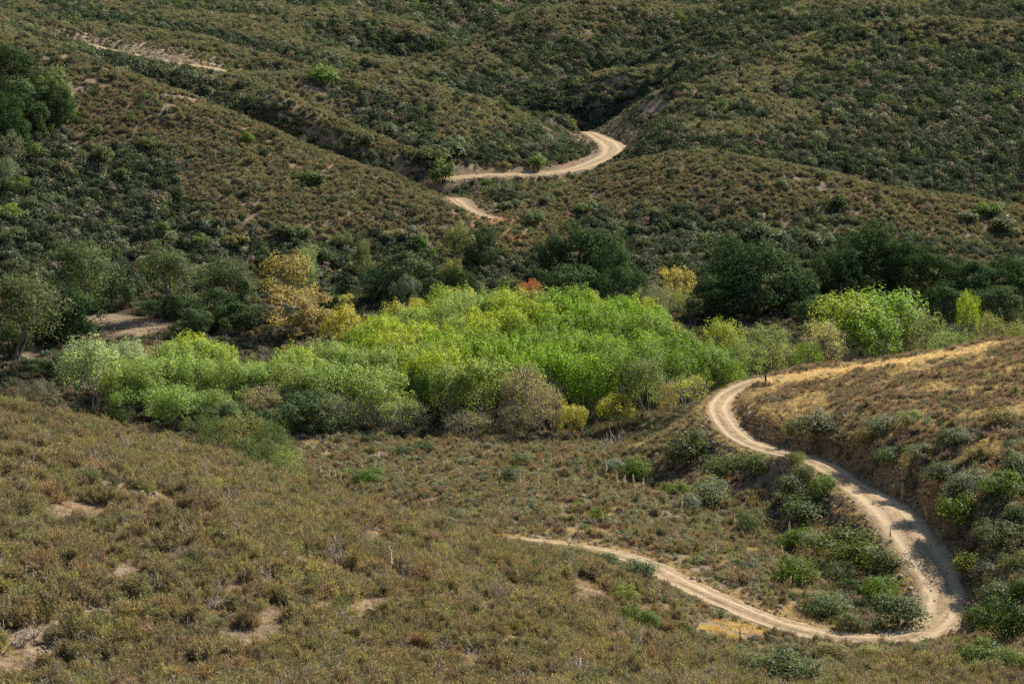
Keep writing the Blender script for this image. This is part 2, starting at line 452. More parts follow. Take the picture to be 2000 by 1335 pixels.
# ================================================================ object helpers
def link(o, parent=None):
    COL.objects.link(o)
    if parent is not None: o.parent = parent
    return o
def tag(o, label=None, cat=None, group=None, kind=None):
    if label: o['label'] = label
    if cat: o['category'] = cat
    if group: o['group'] = group
    if kind: o['kind'] = kind
    return o
def empty(name, loc, rz=0, sc=(1, 1, 1)):
    o = bpy.data.objects.new(name, None); COL.objects.link(o)
    o.location = loc; o.rotation_euler = (0, 0, rz); o.scale = sc; o.empty_display_size = .3
    return o
def part(name, me, parent, tint=None):
    o = bpy.data.objects.new(name, me); COL.objects.link(o); o.parent = parent
    if tint is not None: o['tint'] = tuple(float(q) for q in tint)
    return o
def mesh_np(name, V, faces, mats, mi=None, lv=None, smooth_faces=False):
    """V (n,3); faces: list of (m,k) index arrays; mi / lv: one array per entry of faces."""
    me = bpy.data.meshes.new(name)
    V = np.asarray(V, np.float32)
    me.vertices.add(len(V)); me.vertices.foreach_set('co', V.ravel())
    nl = sum(f.size for f in faces); nf = sum(len(f) for f in faces)
    me.loops.add(nl); me.polygons.add(nf)
    me.loops.foreach_set('vertex_index', np.concatenate([f.ravel() for f in faces]).astype(np.int32))
    sizes = np.concatenate([np.full(len(f), f.shape[1]) for f in faces])
    me.polygons.foreach_set('loop_start', np.concatenate([[0], np.cumsum(sizes)[:-1]]).astype(np.int32))
    if mi is not None: me.polygons.foreach_set('material_index', np.concatenate([np.full(len(f), q) if np.isscalar(q) else q for f, q in zip(faces, mi)]).astype(np.int32))
    if smooth_faces: me.polygons.foreach_set('use_smooth', np.ones(nf, bool))
    for m in mats: me.materials.append(m)
    if lv is not None:
        a = me.attributes.new('lv', 'FLOAT', 'FACE'); a.data.foreach_set('value', np.concatenate(lv).astype(np.float32))
    me.update(calc_edges=True)
    return me
def unit(a): return a / np.maximum(np.linalg.norm(a, axis=-1, keepdims=True), 1e-9)
def leaf_quads(C, Nrm, ln, wd, R):
    """Diamond shaped leaves at C facing Nrm."""
    n = len(C)
    t = unit(np.cross(Nrm, unit(R.normal(size=(n, 3)))))
    b = np.cross(Nrm, t)
    ln = np.broadcast_to(ln, n)[:, None] / 2; wd = np.broadcast_to(wd, n)[:, None] / 2
    V = np.stack([C - t * ln, C + b * wd, C + t * ln, C - b * wd], 1).reshape(-1, 3)
    return V, np.arange(4 * n).reshape(n, 4)
def blades(B, D, ln, wd, R):
    """One triangle per blade: base B, direction D."""
    n = len(B)
    s = unit(np.cross(D, unit(R.normal(size=(n, 3)))))
    ln = np.broadcast_to(ln, n)[:, None]; wd = np.broadcast_to(wd, n)[:, None] / 2
    V = np.stack([B - s * wd, B + s * wd, B + D * ln], 1).reshape(-1, 3)
    return V, np.arange(3 * n).reshape(n, 3)
def tube(P, rad, k=6):
    """Tapered tube along points P with a radius per point."""
    P = np.asarray(P, float); rad = np.asarray(rad, float); n = len(P)
    T = unit(np.gradient(P, axis=0))
    up = np.array([0.31, .17, .93]); A = unit(np.cross(T, up)); Bn = np.cross(T, A)
    a = np.arange(k) * 2 * math.pi / k
    V = (P[:, None] + rad[:, None, None] * (np.cos(a)[None, :, None] * A[:, None] + np.sin(a)[None, :, None] * Bn[:, None])).reshape(-1, 3)
    i = np.arange(n - 1)[:, None] * k; j = np.arange(k)[None]; j2 = (j + 1) % k
    F = np.stack([i + j, i + j2, i + k + j2, i + k + j], -1).reshape(-1, 4)
    V = np.vstack([V, P[-1:] + T[-1:] * rad[-1]])
    e = (n - 1) * k + np.arange(k)
    cap = np.stack([e, (n - 1) * k + (np.arange(k) + 1) % k, np.full(k, len(V) - 1)], 1)
    return V, F, cap
class Geo:
    """Collects pieces and links them as one mesh."""
    def __init__(s): s.V = []; s.F = {}; s.n = 0
    def add(s, V, *Fs, mi=0):
        for F in Fs: s.F.setdefault((F.shape[1], mi), []).append(F + s.n)
        s.V.append(V); s.n += len(V)
    def tube(s, P, rad, k=6, mi=0):
        V, F, c = tube(P, rad, k); s.add(V, F, c, mi=mi)
    def box(s, c, h, mi=0):
        q = np.array([[-1,-1,-1],[1,-1,-1],[1,1,-1],[-1,1,-1],[-1,-1,1],[1,-1,1],[1,1,1],[-1,1,1]], float) * h + c
        s.add(q, np.array([[0,3,2,1],[4,5,6,7],[0,1,5,4],[1,2,6,5],[2,3,7,6],[3,0,4,7]]), mi=mi)
    def mesh(s, name, mats, R=None, smooth_faces=False):
        keys = list(s.F); fs = [np.vstack(s.F[k]) for k in keys]
        lv = [R.rand(len(f)) for f in fs] if R is not None else None
        return mesh_np(name, np.vstack(s.V), fs, mats, [k[1] for k in keys], lv, smooth_faces)

# ================================================================ the land as one sheet
def poly_mask(u, v, poly, soft=8.0):
    """Inside test for a closed outline on the ground, seen as photograph positions of the ground points."""
    p = np.array(poly, float); n = len(p); ins = np.zeros(np.shape(u), bool)
    for i in range(n):
        (x1, y1), (x2, y2) = p[i], p[(i + 1) % n]
        c = ((y1 > v) != (y2 > v)) & (u < (x2 - x1) * (v - y1) / (y2 - y1 + 1e-9) + x1)
        ins ^= c
    return ins
def build_ground():
    ny, nx = TZ.shape
    V = np.stack([TX, TY, TZ], -1).reshape(-1, 3)
    i = (np.arange(ny - 1)[:, None] * nx + np.arange(nx - 1)[None]).ravel()
    F = np.stack([i, i + 1, i + nx + 1, i + nx], 1)
    me = mesh_np('ground', V, [F], [M_GROUND], smooth_faces=True)
    x, y, z = V.T
    u, v = project(x, np.maximum(y, 60), z)
    e = TE.ravel()
    n1 = vnoise(x, y, 6, 11); n5 = .5 * n1 + .9 * vnoise(x, y, 2.1, 17)
    golden = (y > 236) & (y < 400) & (x > road_x(y) - 2)
    gold = np.where(golden, .45 + .55 * smooth(-.9, 0, n1 + .9 * smooth(320, 365, y)), 0.0)
    terr = (y > near_edge(x)) & (y < 392) & ~golden
    gold = np.where(terr, .55 * smooth(-.1, .5, vnoise(x, y, 8, 12)), gold)
    band = 1 - smooth(1.8, 4.0, line_dist(x, y, LINE_GRASS))
    gold = np.maximum(gold, band)
    track = .6 * (1 - smooth(.8, 2.2, line_dist(x, y, LINE_GRASS) + .5 * n1))
    gold = np.maximum(gold, .8 * (1 - smooth(1.8, 4.5, np.hypot((x - PATCH[0]), (y - PATCH[1]) * .7) + 1.2 * n5)))
    sand = .75 * (1 - smooth(.2, 2.6, e + 1.2 * n1 + 2.2 * (y > 740)))
    wash = (1 - smooth(5, 8.5, np.hypot(x - WASH[0], (y - WASH[1]) * .8))) * smooth(-.5, .3, n1 + .4)
    sand = np.maximum(sand, .8 * wash)
    for (bx, by, r) in BARE: sand = np.maximum(sand, .8 * (1 - smooth(r * .5, r, np.hypot(x - bx, (y - by) * .6) + n5 * r * .6)))
    sand = np.maximum(sand, .7 * smooth(.52, .75, vnoise(x, y, 5, 13)) * (y < 395))
    sand = np.maximum(sand, track)
    rust = np.zeros_like(x)
    for (bx, by, r) in RUST: rust = np.maximum(rust, 1 - smooth(r * .4, r, np.hypot(x - bx, (y - by) * .7) + n1 * r * .4))
    rust = np.maximum(rust, .5 * ((y > 535) & (y < 720)) * smooth(.1, .6, vnoise(x, y, 13, 15)))
    rust = np.maximum(rust, .18 * (~golden & (y < 392)) * smooth(.1, .6, vnoise(x, y, 11, 16)))
    rust *= smooth(4, 7, np.hypot(x - PATCH[0], y - PATCH[1])); sand = sand * smooth(2.5, 5, np.hypot(x - PATCH[0], y - PATCH[1]))
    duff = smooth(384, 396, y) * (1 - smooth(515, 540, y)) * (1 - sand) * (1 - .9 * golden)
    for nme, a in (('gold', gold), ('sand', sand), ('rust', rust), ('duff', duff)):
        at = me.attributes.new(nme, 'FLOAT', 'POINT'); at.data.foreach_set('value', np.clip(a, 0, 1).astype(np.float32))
    o = link(bpy.data.objects.new('ground', me)); tag(o, 'rolling chaparral hillsides of tan soil and leaf litter', None, kind='structure')
    return o
PATCH = at_z(1440, 1245, 16.0)
WASH = at_z(1862, 1190, 15.2)
BARE = [(*ground_at(275, 640)[:2], 8), (*ground_at(200, 625)[:2], 7), (*ground_at(840, 385)[:2], 2.5), (*ground_at(1030, 450)[:2], 4), (*ground_at(30, 690)[:2], 6),
        (*ground_at(1215, 500)[:2], 3), (*ground_at(1290, 470)[:2], 2.5), (*ground_at(90, 280)[:2], 3), (*ground_at(60, 330)[:2], 2), (*ground_at(40, 55)[:2], 8), (*ground_at(60, 80)[:2], 5),
        (*ground_at(170, 1200)[:2], 2.4), (*ground_at(95, 1270)[:2], 2.2), (*ground_at(620, 1080)[:2], 2.0), (*ground_at(1010, 1218)[:2], 1.8), (*ground_at(1100, 1275)[:2], 1.8),
        (*ground_at(795, 1190)[:2], 1.2), (*ground_at(305, 915)[:2], 1.2), (*ground_at(910, 1035)[:2], 3), (*ground_at(740, 890)[:2], 3.5), (*ground_at(965, 885)[:2], 3.5), (*ground_at(1110, 990)[:2], 2.5),
        (*ground_at(760, 1085)[:2], 1.2), (*ground_at(1180, 1300)[:2], 1.6), (*ground_at(230, 1270)[:2], 1.6)]
_rb = np.random.RandomState(44)
NEAR_BARE = []
for _ in range(95):
    _y = _rb.uniform(140, 262); _x = _rb.uniform(-.24, .24) * _y
    if _y < near_edge(_x) - 3: NEAR_BARE.append((_x, _y, float(np.exp(_rb.normal() * .35) * 1.15)))
for _ in range(60):
    _y = _rb.uniform(265, 385); _x = _rb.uniform(-.16, .06) * _y
    if _y > near_edge(_x) + 4: NEAR_BARE.append((_x, _y, float(np.exp(_rb.normal() * .4) * 1.3)))
BARE += NEAR_BARE
RUST = [(*ground_at(980, 430)[:2], 5), (*ground_at(1020, 470)[:2], 4), (*ground_at(840, 383)[:2], 3), (*ground_at(1500, 812)[:2], 3.5), (*ground_at(1540, 790)[:2], 3), (*ground_at(1835, 985)[:2], 4), (*ground_at(1690, 885)[:2], 3)]
build_ground()

def build_road(name, label, line, hw, berm=True):
    """Strip with a crowned, rutted profile; the skirts dive under the soil so its edge is ragged."""
    n = len(line)
    T = unit(np.gradient(line[:, :2], axis=0)); Nn = np.stack([T[:, 1], -T[:, 0]], 1)      # right hand side
    s = np.arange(n) * 1.0
    prof = [(-1.35, -.75), (-1.08, -.10), (-.86, .03), (-.64, -.10), (-.46, -.11), (-.26, .04), (0, .07), (.26, .04), (.46, -.11), (.64, -.10), (.86, .03), (1.02, .02), (1.12, -.16), (1.22, .05), (1.6, -.75)]
    V = []; ac = []; al = []; we = []
    for k, (a, dz) in enumerate(prof):
        wob = .16 * vnoise(s, np.full(n, k * 7.0), 5, 21) + .12 * vnoise(s, np.full(n, k * 7.0), 1.7, 22)
        w = a * hw + wob * (1.6 if abs(a) > .9 else .6)
        z = line[:, 2] + dz + .04 * vnoise(s, np.full(n, k * 3.0), 3, 23)
        if a in (1.12,): z -= .34 * np.clip(vnoise(s, s * 0, 9, 24) + .2, 0, 1)
        V.append(np.stack([line[:, 0] + Nn[:, 0] * w, line[:, 1] + Nn[:, 1] * w, z], 1))
        ac.append(np.full(n, a)); al.append(s); we.append(np.full(n, 1.0 if .4 < abs(a) < .7 else 0.0))
    V = np.stack(V, 1).reshape(-1, 3); K = len(prof)
    i = (np.arange(n - 1)[:, None] * K + np.arange(K - 1)[None]).ravel()
    me = mesh_np(name, V, [np.stack([i, i + K, i + K + 1, i + 1], 1)[:, ::-1]], [M_ROAD], smooth_faces=True)
    for nme, a in (('across', ac), ('along', al), ('wear', we)):
        at = me.attributes.new(nme, 'FLOAT', 'POINT'); at.data.foreach_set('value', np.stack(a, 1).ravel().astype(np.float32))
    o = link(bpy.data.objects.new(name, me)); tag(o, label, None, kind='structure')
    return o
# finer steps so that the edges are ragged
def finer(line, hw, step=.5):
    r = resample(np.column_stack([line, hw]), step); return r[:, :3], r[:, 3]
build_road('dirt_road', 'pale dirt road winding round the ravine in a hairpin', *finer(*ROADS[0]))
build_road('dirt_road', 'pale dirt road bending behind the middle hill', *finer(*ROADS[1]))
build_road('dirt_road', 'straight pale dirt road high on the left bench', *finer(*ROADS[2]))
build_road('dirt_road', 'short piece of dirt road in the draw below the left hill', *finer(*ROADS[3]))

# ================================================================ plant builders (metres)
def ball(n, R):
    return unit(R.normal(size=(n, 3)))

def shrub_fine(seed, n=900, h=1.05, w=.85, bl=(.12, .26), bw=.042, twigs=120, name='foliage', both=True):
    """Chamise: wands fanning up and out from the root, thin leaves along them. Returns foliage mesh and stem mesh (or one joined)."""
    R = np.random.RandomState(seed)
    k = 26
    az = R.rand(k) * 2 * math.pi; el = np.radians(R.uniform(22, 88, k)); L = h * R.uniform(.65, 1.12, k)
    D = np.stack([np.cos(az) * np.cos(el) * w / h * 1.35, np.sin(az) * np.cos(el) * w / h * 1.35, np.sin(el)], 1)
    j = R.randint(0, k, n); t = R.uniform(.25, 1.0, n) ** .7
    B = D[j] * (L[j] * t)[:, None] + R.normal(size=(n, 3)) * .085 * h
    B[:, 2] = np.maximum(B[:, 2], .03)
    dr = unit(D[j] * .7 + R.normal(size=(n, 3)) * .65 + np.array([0, 0, .15]))
    f = Geo(); V, F = blades(B, dr, R.uniform(*bl, n), bw * R.uniform(.7, 1.4, n), R); f.add(V, F, mi=0)
    s = f if both else Geo()
    q = R.randint(0, k, twigs); t = R.uniform(0, .8, twigs)
    B = D[q] * (L[q] * t)[:, None] + R.normal(size=(twigs, 3)) * .04
    V, F = blades(B, unit(D[q] + R.normal(size=(twigs, 3)) * .35), R.uniform(.3, .6, twigs) * h, .034, R); s.add(V, F, mi=1 if both else 0)
    if both: return f.mesh(name, [M_FINE, M_TWIG], R)
    return f.mesh('foliage', [M_FINE], R), s.mesh('stems', [M_TWIG], R)

def dead_shrub(seed, h=1.0, n=46, mat=None):
    R = np.random.RandomState(seed); g = Geo()
    for i in range(n // 4):
        a = R.rand() * 6.28; el = math.radians(R.uniform(25, 85))
        d = np.array([math.cos(a) * math.cos(el), math.sin(a) * math.cos(el), math.sin(el)])
        L = h * R.uniform(.6, 1.1)
        P = np.array([d * L * t + R.normal(size=3) * .05 * L * t for t in (0, .35, .7, 1)])
        g.tube(P, [.032 * h, .025 * h, .018 * h, .008 * h], 3)
        for t in (1, 2, 2, 3):
            d2 = unit(d + R.normal(size=3) * .6); L2 = L * R.uniform(.2, .45)
            g.tube(np.array([P[t], P[t] + d2 * L2 * .5 + R.normal(size=3) * .02, P[t] + d2 * L2]), [.016 * h, .012 * h, .006 * h], 3)
    return g.mesh('branches', [mat or M_TWIG], R)

def shrub_round(seed, n=520, h=1.6, w=1.2, lf=.14, lumps=9, stems=True, asp=.6, both=True, mat=None):
    """Scrub oak, sumac, sage: a lumpy mound of small leaves."""
    R = np.random.RandomState(seed)
    c = ball(lumps, R); c[:, 2] = np.abs(c[:, 2]) * .8 + .05
    rad = R.uniform(.26, .58, lumps)
    cen = c * np.array([w * R.uniform(.55, .8), w * R.uniform(.5, .75), h * .62]) * R.uniform(.5, 1.12, (lumps, 1)); cen[:, 2] += h * .12
    j = R.choice(lumps, n, p=rad ** 2 / (rad ** 2).sum())
    o = ball(n, R); o[:, 2] = np.where(o[:, 2] < -.35, -o[:, 2], o[:, 2])
    P = cen[j] + o * rad[j][:, None] * np.array([w * .8, w * .8, h * .62]) * (R.uniform(.5, 1.0, (n, 1)) ** .5) * (1 + .16 * R.normal(size=(n, 1)) + .35 * (R.rand(n, 1) < .08))
    P[:, 2] = np.maximum(P[:, 2], .04)
    nr = unit(o * 1.15 + R.normal(size=(n, 3)) * .38 + np.array([0, 0, .25]))
    f = Geo(); V, F = leaf_quads(P, nr, lf * R.uniform(.7, 1.5, n), lf * asp * R.uniform(.7, 1.4, n), R); f.add(V, F, mi=0)
    s = f if both else Geo()
    for i in range(6 if stems else 0):
        e = cen[R.randint(lumps)]
        s.tube(np.array([[0, 0, -.1], e * .5 + R.normal(size=3) * .08, e]), [.05 * h / 2, .035 * h / 2, .015 * h / 2], 4, mi=1 if both else 0)
    if both: return f.mesh('foliage', [mat or M_SCRUB, M_DARK], R)
    return f.mesh('foliage', [mat or M_LEAF], R), s.mesh('stems', [M_DARK], R)

def grass_tuft(seed, n=60, h=.45, r=.5):
    R = np.random.RandomState(seed); g = Geo()
    B = np.column_stack([R.normal(size=(n, 2)) * r * .6, np.zeros(n) - .02])
    D = unit(np.column_stack([R.normal(size=(n, 2)) * .45, np.ones(n)]))
    V, F = blades(B, D, h * R.uniform(.5, 1.2, n), .045, R); g.add(V, F)
    return g.mesh('grass', [M_STRAW], R)

def limb_path(a, b, R, sag=.12, k=5):
    t = np.linspace(0, 1, k)[:, None]; L = np.linalg.norm(b - a)
    P = a + (b - a) * t + R.normal(size=(k, 3)) * L * .05 * np.sin(t * math.pi)
    P[:, 2] += np.sin(t[:, 0] * math.pi) * L * sag
    return P

def tree(seed, h, w, clumps, per, cr, leaf, lean=.0, bare=.30, shell=(.55, 1.0), flat=.75, stems=1, limbs=11, tr=.28, mat=None, bark=None, asp=.65, upb=.3, twig=0, droop=0.0, gaps=0.0, low=-.35, spire=1.0):
    """Trunk with limbs reaching into leaf clumps spread through a domed crown. Returns trunk mesh, crown mesh."""
    R = np.random.RandomState(seed)
    z0 = h * bare; hc = (h - z0)
    o = ball(clumps * 3, R); o = o[o[:, 2] > low][:clumps]
    m = len(o)
    rad = R.uniform(*shell, m) ** .6
    lob = 1 + .16 * np.sin(np.arctan2(o[:, 1], o[:, 0]) * 3 + seed) + .12 * np.sin(np.arctan2(o[:, 1], o[:, 0]) * 5 + 2.1 * seed + o[:, 2] * 4)
    C = o * np.array([w / 2, w / 2, hc * .5]) * (rad * lob)[:, None] * .88
    C[:, 2] = np.sign(C[:, 2]) * np.abs(C[:, 2] / (hc * .5)) ** flat * hc * .5 * .9
    C[:, 2] += z0 + hc * .46
    C[:, 0] += lean * C[:, 2]
    cr_ = cr * R.uniform(.7, 1.35, m)
    cnt = np.maximum((per * (cr_ / cr) ** 2 * R.uniform(1 - gaps, 1, m)), 3).astype(int)
    j = np.repeat(np.arange(m), cnt); n = len(j)
    q = ball(n, R); q[:, 2] = q[:, 2] * .8 + .12
    P = C[j] + q * np.array([spire ** -.5, spire ** -.5, spire]) * cr_[j][:, None] * (R.uniform(.25, 1.0, (n, 1)) ** .45)
    if droop: P[:, 2] -= droop * R.rand(n) ** 2 * cr_[j] * 2.2
    nr = unit(q * .95 + unit(C[j] - np.array([0, 0, z0 + hc * .3])) * .5 + R.normal(size=(n, 3)) * .42 + np.array([0, 0, upb]))
    g = Geo(); V, F = leaf_quads(P, nr, leaf * R.uniform(.65, 1.45, n), leaf * asp * R.uniform(.7, 1.3, n), R); g.add(V, F)
    crown = g.mesh('crown', [mat or M_LEAF], R)
    t = Geo(); tw = None
    for s in range(stems):
        off = np.array([R.normal() * .7, R.normal() * .7, 0]) * (stems > 1)
        top = np.array([lean * h * .75, 0, z0 + hc * .45]) + off * (2.5 if stems > 1 else 1)
        base = off * .12; base[2] = -.4
        P_ = limb_path(base, top, R, 0.0, 6); rr = tr / math.sqrt(stems)
        t.tube(P_, np.linspace(rr, rr * .35, 6) * np.array([1.35, 1, 1, 1, 1, 1]), 7)
        order = R.permutation(m)[:max(3, limbs // stems)]
        for k in order:
            a = P_[R.randint(2, 6)]
            t.tube(limb_path(a, C[k], R, .06, 4), np.linspace(rr * .42, rr * .09, 4), 4)
    if twig:
        k = R.randint(0, m, twig); D = unit(C[k] - np.array([0, 0, z0 * .6]) + R.normal(size=(twig, 3)) * 1.2)
        V, F = blades(C[k] + R.normal(size=(twig, 3)) * cr * .8 - D * .6, D, R.uniform(.9, 2.0, twig), .085, R); tg = Geo(); tg.add(V, F); tw = tg.mesh('twigs', [bark or M_BARK], R)
    trunk = t.mesh('trunk', [bark or M_BARK], R)
    return trunk, crown, tw

def yucca_rosette(seed, n=70, r=.6):
    R = np.random.RandomState(seed); g = Geo()
    a = R.rand(n) * 6.283; el = np.radians(R.uniform(5, 85, n))
    D = np.stack([np.cos(a) * np.cos(el), np.sin(a) * np.cos(el), np.sin(el)], 1)
    V, F = blades(D * .05, D, r * R.uniform(.8, 1.1, n), .07, R); V[:, 2] += .08
    g.add(V, F); return g.mesh('leaf_rosette', [M_SCRUB], R)
def yucca_stalk(seed, h=3.0):
    R = np.random.RandomState(seed); g = Geo()
    t = np.linspace(0, 1, 6)[:, None]; b = R.normal(size=2) * .035
    P = np.hstack([t ** 1.5 * b * h, t * h]); g.tube(P, [.035, .034, .03, .026, .018, .008], 5)
    n = 190; q = R.uniform(.45, .99, n); c = np.stack([q ** 1.5 * b[0] * h, q ** 1.5 * b[1] * h, q * h], 1)
    D = unit(np.column_stack([R.normal(size=(n, 2)), R.uniform(-.3, .6, n)]))
    V, F = blades(c, D, .11 * (1.15 - q) / .5 + .03, .06, R); g.add(V, F)
    return g.mesh('flower_stalk', [M_STALK], R)
def boulder(seed, r=1.0):
    R = np.random.RandomState(seed)
    import bmesh
    bm = bmesh.new(); bmesh.ops.create_icosphere(bm, subdivisions=3, radius=1)
    P = np.array([v.co[:] for v in bm.verts]); F = np.array([[v.index for v in f.verts] for f in bm.faces]); bm.free()
    d = unit(R.normal(size=(14, 3))); c = R.uniform(.62, .95, 14)
    for k in range(14):
        e = P @ d[k]; over = np.maximum(e - c[k], 0); P = P - over[:, None] * d[k] * .9
    P *= 1 + .06 * np.sin(P[:, :1] * 7 + seed) * np.cos(P[:, 1:2] * 6)
    return mesh_np('boulder', P * r * np.array([1.2, 1, .8]), [F], [M_ROCK])

# ================================================================ scattered cover
def proto(me):
    """A source plant for the scatter nodes (kept out of the scene)."""
    return bpy.data.objects.new(me.name + '_source', me)

def scatter(name, label, P, rot, scl, pid, tint, protos):
    me = bpy.data.meshes.new(name); me.vertices.add(len(P)); me.vertices.foreach_set('co', P.astype(np.float32).ravel())
    for nme, ty, key, a in (('rot', 'FLOAT_VECTOR', 'vector', rot), ('scl', 'FLOAT_VECTOR', 'vector', scl), ('tint', 'FLOAT_VECTOR', 'vector', tint)):
        at = me.attributes.new(nme, ty, 'POINT'); at.data.foreach_set(key, a.astype(np.float32).ravel())
    at = me.attributes.new('pid', 'INT', 'POINT'); at.data.foreach_set('value', pid.astype(np.int32))
    o = link(bpy.data.objects.new(name, me)); tag(o, label, None, kind='stuff')
    ng = bpy.data.node_groups.new(name + '_nodes', 'GeometryNodeTree')
    ng.interface.new_socket('Geometry', in_out='INPUT', socket_type='NodeSocketGeometry'); ng.interface.new_socket('Geometry', in_out='OUTPUT', socket_type='NodeSocketGeometry')
    gi = ng.nodes.new('NodeGroupInput'); go = ng.nodes.new('NodeGroupOutput'); jn = ng.nodes.new('GeometryNodeJoinGeometry')
    def named(n, t):
        q = ng.nodes.new('GeometryNodeInputNamedAttribute'); q.data_type = t; q.inputs[0].default_value = n; return q.outputs[0]
    r_, s_, p_ = named('rot', 'FLOAT_VECTOR'), named('scl', 'FLOAT_VECTOR'), named('pid', 'INT')
    for k, po in enumerate(protos):
        oi = ng.nodes.new('GeometryNodeObjectInfo'); oi.inputs[0].default_value = po
        cp = ng.nodes.new('FunctionNodeCompare'); cp.data_type = 'INT'; cp.operation = 'EQUAL'
        ng.links.new(p_, cp.inputs[2]); cp.inputs[3].default_value = k
        ip = ng.nodes.new('GeometryNodeInstanceOnPoints')
        ng.links.new(gi.outputs[0], ip.inputs['Points']); ng.links.new(cp.outputs[0], ip.inputs['Selection']); ng.links.new(oi.outputs['Geometry'], ip.inputs['Instance'])
        ng.links.new(r_, ip.inputs['Rotation']); ng.links.new(s_, ip.inputs['Scale'])
        ng.links.new(ip.outputs[0], jn.inputs[0])
    ng.links.new(jn.outputs[0], go.inputs[0])
    md = o.modifiers.new('scatter', 'NODES'); md.node_group = ng
    return o

def rand_area(y0, y1, dens, R, margin=10.0, k=.238):
    """Even random points over the land the view takes in, between two distances."""
    w = lambda y: 2 * (k * y + margin)
    n = int(dens * (y1 - y0) * (w(y0) + w(y1)) / 2)
    y = R.uniform(y0, y1, int(n * 1.6)); y = y[R.rand(len(y)) < w(y) / w(y1)][:n]
    x = (R.rand(len(y)) - .5) * w(y)
    return x, y
def finish(name, label, x, y, size, pid, tint, protos, R, sink=.05, tall=None, lean=.12):
    z = land(x, y) - sink * size
    n = len(x); rot = np.column_stack([R.normal(size=(n, 2)) * lean, R.rand(n) * 6.283])
    tl = size * (R.uniform(.75, 1.25, n) if tall is None else tall)
    return scatter(name, label, np.column_stack([x, y, z]), rot, np.column_stack([size * R.uniform(.85, 1.2, n), size * R.uniform(.85, 1.2, n), tl]), pid, tint, protos)
def vary(base, n, R, v=.22, h=.06):
    b = np.asarray(base, float)
    b = np.broadcast_to(b, (n, 3)) * R.uniform(1 - v, 1 + v, (n, 1)) * (1 + R.normal(size=(n, 3)) * h)
    return np.clip(b, .004, 1)
CLEAR = []          # circles kept free of cover: (x, y, r)
def clear_of(x, y, pad=.8):
    e, _ = road_near(x, y)
    ok = e > pad
    for cx, cy, r in CLEAR: ok &= (x - cx) ** 2 + (y - cy) ** 2 > r * r
    return ok

# ================================================================ scrub cover
CHAM = (.222, .193, .112); CHAM_B = (.222, .182, .116); CHAM_Y = (.255, .228, .110); CHAM_R = (.25, .175, .108); CHAM_D = (.135, .125, .076)
HILL_A = (.205, .188, .122); HILL_B = (.215, .184, .126); HILL_D = (.140, .135, .090); HILL_Y = (.235, .22, .132)
BUCK = (.208, .148, .110); BUCK_P = (.25, .192, .155); SAGE = (.225, .230, .155); OAKS = (.054, .072, .042); GREYG = (.108, .128, .080); STRAW = (.52, .415, .275); DRYB = (.40, .315, .205)

def pick(R, n, items):
    """items: (weight array or number, tint, proto ids). Returns tints and proto ids."""
    w = np.stack([np.broadcast_to(np.asarray(a[0], float), n) for a in items], 1)
    w = w / w.sum(1, keepdims=True); c = w.cumsum(1)
    k = (R.rand(n, 1) > c).sum(1).clip(0, len(items) - 1)
    tint = np.zeros((n, 3)); pid = np.zeros(n, int)
    for i, (_, t, ids) in enumerate(items):
        m = np.where(k == i)[0]
        tint[m] = vary(t, len(m), R); pid[m] = np.array(ids)[R.randint(0, len(ids), len(m))]
    return tint, pid

# ---- near hill: chamise
R = np.random.RandomState(3)
x, y = rand_area(136, 290, 1.15, R, 8)
m = (y < near_edge(x) + 1.5)
gap = vnoise(x, y, 4.2, 31) + .5 * vnoise(x, y, 1.9, 32)
m &= gap < .42
for bx, by, r in BARE: m &= np.hypot(x - bx, (y - by) * .6) > r * (.5 + .35 * vnoise(x, y, 1.3, 39))
m &= clear_of(x, y, 1.3)
m &= np.hypot(x - PATCH[0], (y - PATCH[1]) * .7) > 3.0
x, y = x[m], y[m]; n = len(x)
tone = vnoise(x, y, 14, 33)
tint, pid = pick(R, n, [(.40, CHAM, [0, 1, 2]), (.2 + .2 * tone.clip(0, 1), CHAM_Y, [0, 1, 2]), (.18, CHAM_B, [0, 1, 2]), (.06, CHAM_R, [1]), (.10, CHAM_D, [2, 0]), (.20, (.4, .4, .4), [3, 4]), (.02, BUCK_P, [1])])
e, _ = road_near(x, y)
size = R.uniform(.6, 1.65, n) * (1 + .2 * vnoise(x, y, 9, 34)) * (.5 + .5 * smooth(.5, 8, e))
NEAR_FOL = [shrub_fine(101 + k, both=False) for k in range(3)]
cham_sources = [proto(shrub_fine(111 + k, name='chamise')) for k in range(3)] + [proto(dead_shrub(121)), proto(dead_shrub(122))]
d_ = np.hypot(x, y); pu, pv = project(x, y, land(x, y) + .5)
seen = (pu > 4) & (pu < 1996) & (pv < 1330) & (pv > 700) & (pid < 3)
rank = np.where(seen, size / d_, 0); top = np.argsort(-rank)[:300]
rest = np.ones(n, bool); rest[top] = False
zt = land(x, y)
for i in top:
    o = empty('chamise_shrub', (x[i], y[i], zt[i] - .05), R.rand() * 6.283, (size[i], size[i], size[i] * R.uniform(.8, 1.15)))
    tag(o, 'low olive brown chamise shrub among its many likes on the nearest slope', 'shrub', 'chamise shrubs crowding the nearest slope')
    f, s = NEAR_FOL[pid[i]]
    part('foliage', f, o, tint[i]); part('stems', s, o)['kind'] = 'stuff'
finish('chamise_scrub', 'fine brown green chamise covering the near hill', x[rest], y[rest], size[rest], pid[rest], tint[rest], cham_sources, R)
